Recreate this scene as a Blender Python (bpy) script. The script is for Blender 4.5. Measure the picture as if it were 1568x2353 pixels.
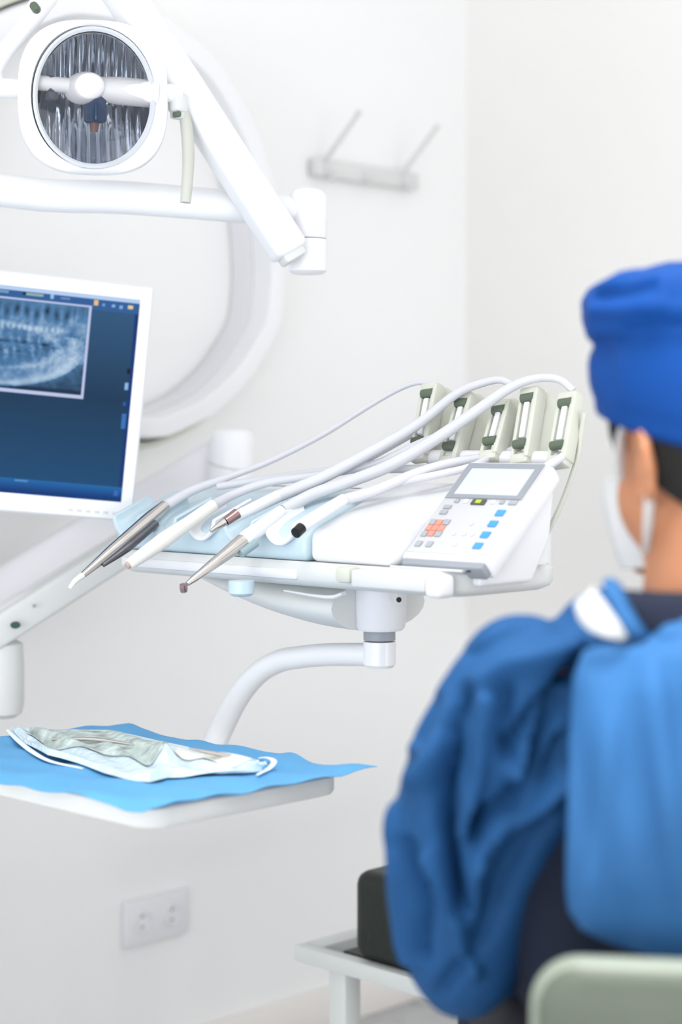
import bpy, bmesh, math, random
import numpy as np
from mathutils import Vector, Matrix

random.seed(4); rng = np.random.RandomState(7)
SC = bpy.context.scene
COL = SC.collection
for o in list(bpy.data.objects): bpy.data.objects.remove(o)

# ------------------------------------------------------------------ camera, world, lights, exposure
FPX = 4200.0; CX = 784.0; HY = 1000.0; CAMZ = 1.18; ANG = math.radians(44.43)
CA, SA = math.cos(ANG), math.sin(ANG)
cam_d = bpy.data.cameras.new('camera'); cam = bpy.data.objects.new('camera', cam_d); COL.objects.link(cam)
cam.location = (0, 0, CAMZ); cam.rotation_euler = (math.pi/2, 0, ANG)
cam_d.sensor_fit = 'VERTICAL'; cam_d.sensor_height = 36.0; cam_d.lens = 36.0*FPX/2353
cam_d.shift_y = -(1176.5-HY)/2353
cam_d.clip_start = .05
cam_d.dof.use_dof = True; cam_d.dof.focus_distance = 2.42; cam_d.dof.aperture_fstop = 2.1
SC.camera = cam

world = bpy.data.worlds.new('world'); SC.world = world; world.use_nodes = True
bgn = world.node_tree.nodes['Background']
bgn.inputs[0].default_value = (.95, .975, 1.0, 1); bgn.inputs[1].default_value = 1.31

def area(name, loc, rot, sx, sy, watts, col=(1, 1, 1)):
    l = bpy.data.lights.new(name, 'AREA'); l.shape = 'RECTANGLE'; l.size = sx; l.size_y = sy; l.energy = watts; l.color = col
    o = bpy.data.objects.new(name, l); COL.objects.link(o); o.location = loc; o.rotation_euler = rot
    return o
for lx, ly in ((-1.5, 2.0), (-1.5, .4), (.3, 2.0), (.3, .4)):
    area('ceiling_panel_light', (lx, ly, 2.68), (0, 0, 0), 1.2, .6, .8, (1, .995, .98))
area('side_fill_light', (2.1, .9, .62), (math.radians(90), 0, math.radians(90)), 3.4, 1.2, 42, (1, .99, .975))  # added unseen fill that lifts the lower walls, no window there
area('window_light', (-.2, -2.4, .95), (math.radians(88), 0, math.radians(14)), 3.0, 1.8, 63, (.97, .985, 1))

ov = area('overhead_fill_light', (-.75, .95, 2.66), (0, 0, 0), .9, .9, 15, (1, .995, .985)); ov.data.spread = math.radians(75)  # added narrow light to brighten the gown from above, walls left alone
vs = SC.view_settings
vs.view_transform = 'Standard'; vs.look = 'None'; vs.gamma = 1; vs.exposure = 0.0; vs.use_curve_mapping = False

# ------------------------------------------------------------------ coordinates
def C(x, y, z):            # camera-axes metres (right, away) -> world
    return Vector((x*CA - y*SA, x*SA + y*CA, z))
def P(px, py, d):          # a point seen at a pixel, at a distance d
    return C((px-CX)/FPX*d, d, CAMZ-(py-HY)/FPX*d)
def ray(px): 
    v = C((px-CX)/FPX, 1, 0); return v
def PX(px, py, X): t = X/ray(px).x; return P(px, py, t)
def PY(px, py, Y): t = Y/ray(px).y; return P(px, py, t)
def PZ(px, py, Z): return P(px, py, (CAMZ-Z)*FPX/(py-HY))

# ------------------------------------------------------------------ materials
def lin(c):
    c = [x/255 for x in c]
    return tuple(x/12.92 if x <= .04045 else ((x+.055)/1.055)**2.4 for x in c)+(1,)
MATS = {}
def mat(name, col, rough=.5, metal=0, var=.03, scale=8, bump=0, bscale=60, trans=0, emit=None, es=1, sheen=0, spec=.5, ior=1.45, coat=0):
    if name in MATS: return MATS[name]
    m = bpy.data.materials.new(name); m.use_nodes = True; nt = m.node_tree; b = nt.nodes['Principled BSDF']
    c = lin(col)
    tc = nt.nodes.new('ShaderNodeTexCoord'); nz = nt.nodes.new('ShaderNodeTexNoise'); nz.inputs['Scale'].default_value = scale
    nt.links.new(tc.outputs['Object'], nz.inputs['Vector'])
    rp = nt.nodes.new('ShaderNodeValToRGB'); nt.links.new(nz.outputs[0], rp.inputs[0])
    rp.color_ramp.elements[0].position = .3; rp.color_ramp.elements[1].position = .7
    rp.color_ramp.elements[0].color = tuple(x*(1-var) for x in c[:3])+(1,)
    rp.color_ramp.elements[1].color = tuple(min(1, x*(1+var)) for x in c[:3])+(1,)
    nt.links.new(rp.outputs[0], b.inputs['Base Color'])
    b.inputs['Roughness'].default_value = rough; b.inputs['Metallic'].default_value = metal
    b.inputs['Transmission Weight'].default_value = trans; b.inputs['IOR'].default_value = ior
    b.inputs['Coat Weight'].default_value = coat
    b.inputs['Specular IOR Level'].default_value = spec
    if sheen: b.inputs['Sheen Weight'].default_value = sheen; b.inputs['Sheen Roughness'].default_value = .4
    if bump:
        n2 = nt.nodes.new('ShaderNodeTexNoise'); n2.inputs['Scale'].default_value = bscale; n2.inputs['Detail'].default_value = 4
        nt.links.new(tc.outputs['Object'], n2.inputs['Vector'])
        bp = nt.nodes.new('ShaderNodeBump'); bp.inputs['Strength'].default_value = bump; bp.inputs['Distance'].default_value = .01
        nt.links.new(n2.outputs[0], bp.inputs['Height']); nt.links.new(bp.outputs[0], b.inputs['Normal'])
    if emit: b.inputs['Emission Color'].default_value = lin(emit); b.inputs['Emission Strength'].default_value = es
    MATS[name] = m; return m

M_wall = mat('wall_paint', (241, 241, 241), .7, var=.006, scale=2, bump=.03, bscale=180)
M_wallb = mat('wall_paint_warm', (238, 236, 234), .7, var=.006, scale=2, bump=.03, bscale=180)
M_ceil = mat('ceiling_paint', (244, 244, 244), .8, var=.01)
M_base = mat('baseboard_lacquer', (240, 236, 232), .45, var=.01)
M_white = mat('white_enamel', (236, 237, 240), .28, var=.008, coat=.2)
M_whitem = mat('white_matte_plastic', (230, 230, 234), .5, var=.01)
M_pale = mat('pale_grey_plastic', (216, 218, 217), .45, var=.015)
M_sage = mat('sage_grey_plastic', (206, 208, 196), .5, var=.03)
M_dsage = mat('dark_sage_rubber', (92, 104, 88), .6, var=.1)
M_grey = mat('mid_grey_plastic', (150, 155, 163), .5, var=.03)
M_black = mat('black_rubber', (20, 18, 22), .5, var=.1)
M_steel = mat('brushed_steel', (206, 200, 196), .22, 1, var=.05, scale=30)
M_dsteel = mat('dark_steel', (110, 110, 116), .3, 1, var=.1, scale=30)
M_chrome = mat('polished_reflector', (188, 194, 204), .08, 1, var=.04, scale=20)
M_hose = mat('white_silicone_hose', (210, 211, 217), .4, var=.01)
M_ice = mat('ice_blue_silicone', (196, 216, 226), .3, var=.02)
M_cream = mat('cream_plastic', (238, 234, 226), .4, var=.01)
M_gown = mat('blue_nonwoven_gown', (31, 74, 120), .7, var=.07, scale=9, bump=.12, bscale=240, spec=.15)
M_gown_lit = mat('blue_nonwoven_lit', (50, 98, 148), .7, var=.09, scale=7, bump=.12, bscale=240, spec=.15)  # same gown fabric, lighter base paints in the light on panel and collar
M_cap = mat('blue_surgical_cap', (10, 64, 134), .65, var=.05, scale=8, bump=.1, bscale=200, spec=.15)
M_navy = mat('navy_scrub_cotton', (5, 17, 40), .85, var=.1, scale=12, bump=.2, bscale=300)
M_dark = mat('black_scrub_cotton', (14, 18, 30), .85, var=.15, scale=12, bump=.2, bscale=300)
M_skin = mat('skin', (184, 124, 88), .5, var=.06, scale=16, bump=.03, bscale=300)
M_hair = mat('black_hair', (14, 15, 14), .55, var=.4, scale=120, bump=.5, bscale=400)
M_drape = mat('sky_blue_paper_drape', (90, 162, 212), .6, var=.03, scale=14, bump=.1, bscale=200)
M_leather = mat('dark_green_vinyl', (26, 34, 30), .45, var=.1, bump=.08, bscale=120)
M_steelw = mat('light_grey_painted_steel', (214, 218, 216), .35, var=.02)
M_chairb = mat('grey_green_vinyl', (84, 91, 79), .5, var=.05, bump=.06, bscale=160)
M_chairt = mat('pale_sage_piping', (128, 136, 124), .5, var=.03)
M_maskw = mat('white_mask_fabric', (198, 199, 199), .8, var=.02)

# floor: grey vinyl with faint mottling
M_floor = mat('grey_floor_vinyl', (186, 187, 188), .45, var=.08, scale=30, bump=.03, bscale=90)
M_joint = mat('dark_floor_joint', (96, 97, 100), .7)

# ------------------------------------------------------------------ geometry makers: every one returns (verts, faces) in world axes
def bm_out(bm):
    bm.verts.index_update()
    v = [tuple(x.co) for x in bm.verts]; f = [tuple(y.index for y in x.verts) for x in bm.faces]
    bm.free(); return v, f
def box(c, s, bev=0, seg=2, R=None):
    bm = bmesh.new(); bmesh.ops.create_cube(bm, size=1)
    for v in bm.verts: v.co = Vector((v.co.x*s[0], v.co.y*s[1], v.co.z*s[2]))
    if bev: bmesh.ops.bevel(bm, geom=list(bm.edges), offset=bev, segments=seg, profile=.5, affect='EDGES', clamp_overlap=True)
    T = Matrix.Translation(Vector(c))
    if R is not None: T = T @ R.to_4x4()
    bm.transform(T); return bm_out(bm)
def prism(pts, off, bev=0, seg=2):
    """pts: world polygon; off: extrusion vector."""
    bm = bmesh.new(); a = [bm.verts.new(p) for p in pts]; off = Vector(off)
    b = [bm.verts.new(Vector(p)+off) for p in pts]; n = len(pts)
    bm.faces.new(a[::-1]); bm.faces.new(b)
    for i in range(n): bm.faces.new((a[i], a[(i+1) % n], b[(i+1) % n], b[i]))
    bmesh.ops.recalc_face_normals(bm, faces=bm.faces)
    if bev: bmesh.ops.bevel(bm, geom=list(bm.edges), offset=bev, segments=seg, profile=.5, affect='EDGES', clamp_overlap=True)
    return bm_out(bm)
def frame(axis, hint=None):
    w = Vector(axis).normalized(); h = Vector(hint) if hint is not None else (Vector((0, 0, 1)) if abs(w.z) < .9 else Vector((1, 0, 0)))
    u = h.cross(w).normalized(); v = w.cross(u); return u, v, w
def lathe(prof, o, axis, n=32, sx=1, sy=1, hint=None):
    u, v, w = frame(axis, hint); o = Vector(o); V = []; F = []
    for r, h in prof:
        for i in range(n):
            a = 2*math.pi*i/n; V.append(tuple(o+u*(r*sx*math.cos(a))+v*(r*sy*math.sin(a))+w*h))
    for k in range(len(prof)-1):
        for i in range(n):
            j = (i+1) % n; F.append((k*n+i, k*n+j, (k+1)*n+j, (k+1)*n+i))
    if prof[0][0] > 0: F.append(tuple(range(n))[::-1])
    if prof[-1][0] > 0: F.append(tuple((len(prof)-1)*n+i for i in range(n)))
    return V, F
def spline(pts, sub=6):
    pts = [Vector(p) for p in pts]
    if len(pts) == 2: return [pts[0].lerp(pts[1], t/sub) for t in range(sub+1)]
    q = [pts[0]*2-pts[1]]+pts+[pts[-1]*2-pts[-2]]; out = []
    for i in range(1, len(q)-2):
        a, b, c, d = q[i-1:i+3]
        for s in range(sub):
            t = s/sub
            out.append(.5*((2*b)+(c-a)*t+(2*a-5*b+4*c-d)*t*t+(3*b-a-3*c+d)*t**3))
    out.append(pts[-1]); return out
def tube(pts, r, n=14, sub=6, flat=1.0, hint=None):
    P_ = spline(pts, sub) if sub else [Vector(p) for p in pts]; m = len(P_)
    rs = r if isinstance(r, (list, tuple)) else [r]*2
    R = [np.interp(i/(m-1), np.linspace(0, 1, len(rs)), rs) for i in range(m)]
    V = []; F = []; u = None
    for i, p in enumerate(P_):
        t = (P_[min(i+1, m-1)]-P_[max(i-1, 0)]).normalized()
        if u is None: u, _, _ = frame(t, hint)
        u = (u-t*u.dot(t)).normalized(); v = t.cross(u)
        for k in range(n):
            a = 2*math.pi*k/n; V.append(tuple(p+u*(R[i]*math.cos(a))+v*(R[i]*flat*math.sin(a))))
    for i in range(m-1):
        for k in range(n):
            j = (k+1) % n; F.append((i*n+k, i*n+j, (i+1)*n+j, (i+1)*n+k))
    F.append(tuple(range(n))[::-1]); F.append(tuple((m-1)*n+k for k in range(n)))
    return V, F
def ell(c, r, R=None, n=28, m=18):
    V = []; F = []; c = Vector(c)
    for j in range(1, m):
        ph = math.pi*j/m
        for i in range(n):
            a = 2*math.pi*i/n
            p = Vector((r[0]*math.sin(ph)*math.cos(a), r[1]*math.sin(ph)*math.sin(a), r[2]*math.cos(ph)))
            if R is not None: p = R @ p
            V.append(tuple(c+p))
    t = Vector((0, 0, r[2])); b = -t
    if R is not None: t = R @ t; b = R @ b
    V.append(tuple(c+t)); V.append(tuple(c+b)); T = len(V)-2; B = T+1
    for j in range(m-2):
        for i in range(n):
            k = (i+1) % n; F.append((j*n+i, (j+1)*n+i, (j+1)*n+k, j*n+k))
    for i in range(n):
        k = (i+1) % n; F.append((T, i, k)); F.append((B, (m-2)*n+k, (m-2)*n+i))
    return V, F
def cap(a, b, ra, rb, n=18):
    a, b = Vector(a), Vector(b); L = (b-a).length
    prof = [(0.0005, -ra)]+[(ra*math.cos(t), ra*math.sin(t)) for t in np.linspace(-1.2, 0, 5)]
    prof += [(rb*math.cos(t), L+rb*math.sin(t)) for t in np.linspace(0, 1.2, 5)]+[(0.0005, L+rb)]
    return lathe(prof, a, b-a, n)
def loft(rings, closed_ends=True):
    n = len(rings[0]); V = [tuple(p) for r in rings for p in r]; F = []
    for k in range(len(rings)-1):
        for i in range(n):
            j = (i+1) % n; F.append((k*n+i, k*n+j, (k+1)*n+j, (k+1)*n+i))
    if closed_ends: F.append(tuple(range(n))[::-1]); F.append(tuple((len(rings)-1)*n+i for i in range(n)))
    return V, F
def sheet(grid, thick):
    """grid: rows of world points -> a sheet with real thickness (list of Vector rows)."""
    ny, nx = len(grid), len(grid[0]); G = np.array([[tuple(p) for p in r] for r in grid], float)
    du = np.gradient(G, axis=1); dv = np.gradient(G, axis=0); N = np.cross(du, dv); N /= np.linalg.norm(N, axis=2, keepdims=True)+1e-12
    B = G-N*thick; V = [tuple(p) for p in G.reshape(-1, 3)]+[tuple(p) for p in B.reshape(-1, 3)]; F = []; K = nx*ny
    I = lambda j, i: j*nx+i
    for j in range(ny-1):
        for i in range(nx-1):
            F.append((I(j, i), I(j, i+1), I(j+1, i+1), I(j+1, i))); F.append((K+I(j+1, i), K+I(j+1, i+1), K+I(j, i+1), K+I(j, i)))
    edge = [I(0, i) for i in range(nx)]+[I(j, nx-1) for j in range(1, ny)]+[I(ny-1, i) for i in range(nx-2, -1, -1)]+[I(j, 0) for j in range(ny-2, 0, -1)]
    for k in range(len(edge)):
        a, b = edge[k], edge[(k+1) % len(edge)]; F.append((b, a, K+a, K+b))
    return V, F
def join(*gs):
    V = []; F = []
    for v, f in gs:
        b = len(V); V += list(v); F += [tuple(i+b for i in x) for x in f]
    return V, F

# ------------------------------------------------------------------ objects
WL = {}
def thing(name, label, cat, loc, group=None):
    o = bpy.data.objects.new(name, None); COL.objects.link(o); o.empty_display_size = .05
    o.location = loc; WL[o.name] = Vector(loc); o['label'] = label; o['category'] = cat
    if group: o['group'] = group
    return o
def mesh_of(name, g, m, off=Vector((0, 0, 0)), smooth=True, angle=40):
    me = bpy.data.meshes.new(name); V, F = g
    me.from_pydata([(v[0]-off.x, v[1]-off.y, v[2]-off.z) for v in V], [], F); me.materials.append(m)
    if smooth:
        me.polygons.foreach_set('use_smooth', [True]*len(me.polygons)); me.set_sharp_from_angle(angle=math.radians(angle))
    me.update(); return me
def fixn(me):
    bm = bmesh.new(); bm.from_mesh(me); bmesh.ops.recalc_face_normals(bm, faces=bm.faces); bm.to_mesh(me); bm.free()
def part(name, g, m, parent, label=None, smooth=True, angle=40, kind=None, recalc=True):
    off = WL[parent.name]
    me = mesh_of(name, g, m, off, smooth, angle)
    if recalc: fixn(me)
    o = bpy.data.objects.new(name, me); COL.objects.link(o); o.parent = parent; WL[o.name] = off
    if label: o['label'] = label
    if kind: o['kind'] = kind
    return o
def solo(name, g, m, label, cat, group=None, angle=40):
    c = Vector(np.mean(np.array(g[0]), axis=0)); c.z = min(v[2] for v in g[0])
    me = mesh_of(name, g, m, c, True, angle); fixn(me)
    o = bpy.data.objects.new(name, me); COL.objects.link(o); o.location = c; WL[o.name] = c
    o['label'] = label; o['category'] = cat
    if group: o['group'] = group
    return o
def struct(name, g, m, label=None, parent=None):
    me = mesh_of(name, g, m, Vector((0, 0, 0)), True); fixn(me)
    o = bpy.data.objects.new(name, me); COL.objects.link(o); WL[o.name] = Vector((0, 0, 0))
    if parent: o.parent = parent
    else: o['kind'] = 'structure'
    if label: o['label'] = label
    return o
def fused(gs, voxel, it=6):
    """One continuous skin around overlapping solids."""
    V, F = join(*gs); me = bpy.data.meshes.new('work'); me.from_pydata(V, [], F)
    o = bpy.data.objects.new('work', me); COL.objects.link(o)
    m = o.modifiers.new('r', 'REMESH'); m.mode = 'VOXEL'; m.voxel_size = voxel
    s = o.modifiers.new('s', 'SMOOTH'); s.factor = .5; s.iterations = it
    dg = bpy.context.evaluated_depsgraph_get(); ev = o.evaluated_get(dg); e = ev.to_mesh()
    n = len(e.vertices); a = np.empty(n*3); e.vertices.foreach_get('co', a); nn = np.empty(n*3); e.vertices.foreach_get('normal', nn)
    F2 = [tuple(p.vertices) for p in e.polygons]; ev.to_mesh_clear()
    bpy.data.objects.remove(o); bpy.data.meshes.remove(me)
    return a.reshape(-1, 3), nn.reshape(-1, 3), F2

# ------------------------------------------------------------------ the room
WX = -2.571; WY = 3.01; RX = 2.2; RY = -2.6; CH = 2.75
fl = struct('floor', box(((WX+RX)/2, (WY+RY)/2, -.056), (RX-WX+.4, WY-RY+.4, .1)), M_joint, 'grey tiled floor with thin dark joints')
T0 = mesh_of('tile', box((0, 0, -.0035), (.594, .594, .007), .0015, 1), M_floor); fixn(T0)
for yy in np.arange(RY+.02, WY-.05, .6):
    for xx in np.arange(WX-.08, RX, .6):
        x0, x1, y0, y1 = max(xx, WX), min(xx+.6, RX), max(yy, RY), min(yy+.6, WY)
        if x1-x0 < .05 or y1-y0 < .05: continue
        o = bpy.data.objects.new('tile', T0); COL.objects.link(o); o.parent = fl; WL[o.name] = Vector((0, 0, 0))
        o.location = ((x0+x1)/2, (y0+y1)/2, 0); o.scale = ((x1-x0)/.6, (y1-y0)/.6, 1)
struct('wall_left', box((WX-.06, (WY+RY)/2, CH/2), (.12, WY-RY+.24, CH)), M_wall, 'white painted wall with the coat rack, round ring and socket')
struct('wall_back', box(((WX+RX)/2, WY+.06, CH/2), (RX-WX, .12, CH)), M_wallb, 'plain white wall behind the person')
struct('ceiling', box(((WX+RX)/2, (WY+RY)/2, CH+.05), (RX-WX+.24, WY-RY+.24, .1)), M_ceil)
def board(name, a, b):
    (x0, y0), (x1, y1) = a, b
    struct(name, box(((x0+x1)/2, (y0+y1)/2, .041), (max(abs(x1-x0), .014), max(abs(y1-y0), .014), .08), .003), M_base)
board('baseboard_left', (WX+.007, RY), (WX+.007, WY-.014))
board('baseboard_back', (WX, WY-.007), (RX, WY-.007))

# ------------------------------------------------------------------ round ring on the left wall
ring_px = [(326, 1004), (379, 1004), (430, 985), (491, 953), (545, 905), (580, 865), (620, 800), (645, 745), (655, 660), (655, 590), (648, 500), (632, 420), (610, 345), (585, 285), (548, 210), (500, 140), (430, 75), (340, 15)]
PRO = .10
tr = thing('wall_ring', 'large white round ring frame standing out from the wall behind the lamp', 'wall ring', (WX, PX(330, 500, WX).y, 1.16))
rim = [PX(x-0, y, WX+PRO) for x, y in ring_px]
Yc = PX(330, 600, WX+PRO).y-.10; Zc = (1.18+1.97)/2-.0
ys = [p.y for p in rim]; zs = [p.z for p in rim]
# complete the ring: mirror the seen right half about its upright axis
seen = [(p.y, p.z) for p in rim]; ymid = seen[0][0]-.06
left_half = [(2*ymid-y, z) for y, z in seen[::-1]]
loop = seen+left_half
L = spline([Vector((0, y, z)) for y, z in loop+[loop[0]]], 5)[:-1]
cy = sum(p.y for p in L)/len(L); cz = sum(p.z for p in L)/len(L)
def off_ring(x, d):
    out = []
    for p in L:
        v = Vector((0, p.y-cy, p.z-cz)); l = v.length; v = v*((l+d)/l); out.append((x, cy+v.y, cz+v.z))
    return out
def ringprof(prof):
    rings = [off_ring(x, d) for x, d in prof]+[off_ring(*prof[0])]
    return loft(rings, False)
part('rim', ringprof([(WX+PRO*.55, -.040), (WX+PRO, -.036), (WX+PRO+.002, -.030), (WX+PRO, -.002), (WX+PRO-.006, 0), (WX+.055, .004), (WX+.055, -.02)]), M_white, tr)
part('inner_band', ringprof([(WX+.003, -.046), (WX+.054, -.046), (WX+.054, .003), (WX+.003, .010)]), M_whitem, tr)
part('outer_band', ringprof([(WX+.002, .008), (WX+.058, .0095), (WX+.05, .020), (WX+.002, .026)]), M_sage, tr, 'pale sage outer band')  # tapered pale sage band around the outside of the rim

# ------------------------------------------------------------------ coat rack
WR = WX+.004
tk = thing('coat_rack', 'small white coat rack with two slanting pegs on the wall', 'coat rack', PX(835, 420, WX))
a0, a1 = PX(716, 385, WX+.012), PX(957, 417, WX+.012)
zc = (a0.z+a1.z)/2
part('rail', box((WX+.012, (a0.y+a1.y)/2, zc), (.02, a1.y-a0.y, .036), .005), M_pale, tk)
for px, py in ((745, 370), (925, 398)):
    b = PX(px, py, WX+.02); b.z = zc+.012
    part('peg', tube([b, b+Vector((.085, 0, .075)), b+Vector((.098, 0, .088))], [.006, .005, .006], 10, 3), M_pale, tk)
for px in (752, 842, 932):
    b = PX(px, 420, WX+.022); b.z = zc-.014
    part('hook', tube([b+Vector((0, 0, .02)), b+Vector((.006, 0, 0)), b+Vector((.018, 0, -.008)), b+Vector((.026, 0, .006))], .0055, 10, 4), M_pale, tk)

# ------------------------------------------------------------------ double socket
s0, s1 = PX(287, 2125, WX+.01), PX(432, 2092, WX+.01)
sz = (PX(287, 2075, WX+.01).z+PX(287, 2180, WX+.01).z)/2; sy = (s0.y+s1.y)/2; sw = s1.y-s0.y
ts = thing('wall_socket', 'white double power socket low on the wall', 'socket', (WX, sy, sz))
part('plate', box((WX+.006, sy, sz), (.011, sw, .082), .003), M_whitem, ts)
for s in (-1, 1):
    c = Vector((WX+.011, sy+s*sw*.235, sz))
    f = part('outlet', lathe([(.0195, -.002), (.0195, .003), (.0175, .0035), (.0170, -.001), (.001, -.001)], c, (1, 0, 0), 28), M_whitem, ts)
    for dz in (-.0095, .0095):
        part('socket_hole', lathe([(.0028, -.002), (.0028, .0006), (.001, .0006)], c+Vector((0, 0, dz)), (1, 0, 0), 12), M_dsage, f)

# ------------------------------------------------------------------ unit column (carries lamp, screen, tray and delivery head; stands left of the frame)
CXY = Vector((-2.34, 1.18, 0))
tc_ = thing('unit_column', 'white floor column of the dental unit carrying lamp, screen and trays', 'dental unit', CXY)
part('base', box(CXY+Vector((0, 0, .03)), (.36, .44, .06), .02), M_pale, tc_)
part('cabinet', box(CXY+Vector((0, 0, .32)), (.26, .32, .52), .04, 3), M_white, tc_)
part('pole', lathe([(.042, .55), (.042, 1.66), (.036, 1.67), (.001, 1.67)], CXY, (0, 0, 1), 28), M_white, tc_)

# ------------------------------------------------------------------ dental lamp
elb = P(706, 500, 2.60)
tl = thing('dental_lamp', 'white round dental operating lamp on a jointed arm', 'lamp', P(215, 225, 2.5))
harm_l = Vector((CXY.x, CXY.y, 1.585))
part('horizontal_arm', tube([harm_l, P(0, 437, 2.585), P(300, 455, 2.59), P(690, 487, 2.60)], [.0235, .0235, .0235, .0225], 24, 4), M_white, tl)
part('elbow', lathe([(.001, .040), (.012, .0395), (.022, .036), (.027, .028), (.0275, .018), (.0275, -.030), (.0265, -.032)], P(708, 497, 2.6), (0, 0, 1), 30), M_white, tl)
part('lower_collar', lathe([(.0262, -.033), (.027, -.036), (.027, -.078), (.022, -.082), (.001, -.082)], P(708, 497, 2.6), (0, 0, 1), 30), M_white, tl)
# spring arm: a box-section bar going up to the left
barA, barB = P(668, 583, 2.555), P(205, -135, 2.56)
d = (barB-barA).normalized(); toc = (Vector((0, 0, CAMZ))-barA).normalized()
sd = d.cross(toc).normalized(); nn_ = sd.cross(d).normalized()
yaw = Matrix.Rotation(math.radians(28), 3, d); sd = yaw @ sd; nn_ = yaw @ nn_
Rb = Matrix((sd, nn_, d)).transposed()
part('spring_arm', box((barA+barB)/2, (.052, .040, (barB-barA).length), .009, 3, Rb), M_white, tl)
part('end_cap', box(barA-d*.004, (.036, .026, .014), .004, 2, Rb), M_pale, tl)
# link from the spring arm's end to the yoke
yk_top = P(108, -12, 2.52)
part('head_link', tube([barB, P(150, -130, 2.54), P(112, -90, 2.53), yk_top], .018, 18, 5), M_white, tl)
part('link_screw', lathe([(.006, 0), (.006, .022), (.001, .022)], P(84, 22, 2.50), C(0, -1, 0)-C(0, 0, 0), 12), M_dsage, tl)
# head frame
hc = P(214, 224, 2.49)
fwd = (C(.16, -1, -.02)).normalized()
hu, hv, hw = frame(fwd)     # hu: to its own right, hv: up, hw: out of the face
if hu.dot(C(1, 0, 0)) < 0: hu = -hu
K = 2.49/FPX
def H(x, y, z): return hc+hu*(x*K)+hv*(y*K)+hw*z      # x,y in photo pixels about the head centre
def supr(rx, ry, e, z, n=64, dx=0, dy=0):
    out = []
    for i in range(n):
        a = 2*math.pi*i/n; c, s = math.cos(a), math.sin(a)
        out.append(H(dx+rx*math.copysign(abs(c)**(2/e), c), dy+ry*math.copysign(abs(s)**(2/e), s), z))
    return out
housing = loft([supr(60, 60, 2.3, -.085), supr(105, 110, 2.4, -.08), supr(140, 146, 2.6, -.062), supr(165, 172, 2.8, -.03), supr(172, 178, 2.8, -.004), supr(170, 176, 2.7, .006), supr(158, 168, 2.4, .011), supr(141, 163, 2.1, .008), supr(137, 160, 2.05, -.004, dx=0), supr(137, 160, 2.05, -.02)], False)
V, F = housing; F.append(tuple(range(64))[::-1])
part('housing', (V, F), M_white, tl)
ringg = loft([supr(139, 162, 2.05, -.004, dx=2, dy=-3), supr(139, 162, 2.05, .012, dx=2, dy=-3), supr(133, 156, 2.05, .014, dx=2, dy=-3), supr(128, 151, 2.05, .011, dx=2, dy=-3), supr(127, 150, 2.05, -.004, dx=2, dy=-3)], False)
part('front_ring', ringg, mat('clear_grey_ring', (206, 210, 216), .2, var=.02, coat=.4), tl)
# fluted reflector bowl
NX, NY = 120, 44; V = []; F = []
for j in range(NY+1):
    for i in range(NX+1):
        X = -130+260*i/NX; Yh = math.sqrt(max(0, 1-(X/131)**2))*153; Y = -Yh+2*Yh*j/NY
        rr = (X/131)**2+(Y/153)**2
        fl_ = abs(math.sin(math.pi*(i/NX)*12))
        V.append(tuple(H(X+2, Y-3, -.072+.066*rr+.010*fl_*(1-rr*.6)*(abs(Y)/153+.12))))
for j in range(NY):
    for i in range(NX):
        a = j*(NX+1)+i; F.append((a, a+1, a+NX+2, a+NX+1))
part('reflector', (V, F), M_chrome, tl, 'fluted mirror reflector', angle=60, recalc=False)
part('bulb_holder_bar', join(tube([H(-40, 24, -.004), H(60, 18, -.004), H(150, 12, -.002)], [.014, .019, .019], 18, 3), ell(H(-20, 22, -.004), (.036, .022, .022)), tube([H(-128, 32, -.006), H(-40, 26, -.006)], .0105, 14, 3)), M_whitem, tl)
bh = part('bulb_shield', box(H(5, -26, -.002), (.027, .022, .038), .004, 2), mat('dark_blue_glass', (38, 62, 96), .15, var=.2), tl, 'small dark blue bulb shield')
part('bulb', tube([H(3, -46, -.006), H(3, -76, -.010)], [.008, .005], 12, 2), mat('amber_bulb', (120, 84, 84), .2), bh)
part('bulb_clip', box(H(-98, 30, -.008), (.018, .012, .022), .003, 2), mat('charcoal_clip', (84, 88, 98), .4), tl)
part('bulb_clip', box(H(-98, 4, -.010), (.018, .012, .014), .003, 2), MATS['charcoal_clip'], tl)
# clear front cover
def cover_mat():
    m = bpy.data.materials.new('clear_cover'); m.use_nodes = True; nt = m.node_tree; nt.nodes.clear()
    o = nt.nodes.new('ShaderNodeOutputMaterial'); t = nt.nodes.new('ShaderNodeBsdfTransparent'); g = nt.nodes.new('ShaderNodeBsdfGlossy')
    g.inputs['Roughness'].default_value = .03; mx = nt.nodes.new('ShaderNodeMixShader'); fr = nt.nodes.new('ShaderNodeFresnel'); fr.inputs[0].default_value = 1.35
    nt.links.new(fr.outputs[0], mx.inputs[0]); nt.links.new(t.outputs[0], mx.inputs[1]); nt.links.new(g.outputs[0], mx.inputs[2]); nt.links.new(mx.outputs[0], o.inputs[0]); return m
M_clear = cover_mat()
part('glass_cover', lathe([(.001, .006), (70*K, .005), (110*K, .003), (128*K, 0), (127*K, -.0015), (.001, .0035)], H(2, -3, .010), hw, 48, 1, 151/128), M_clear, tl)
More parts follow.
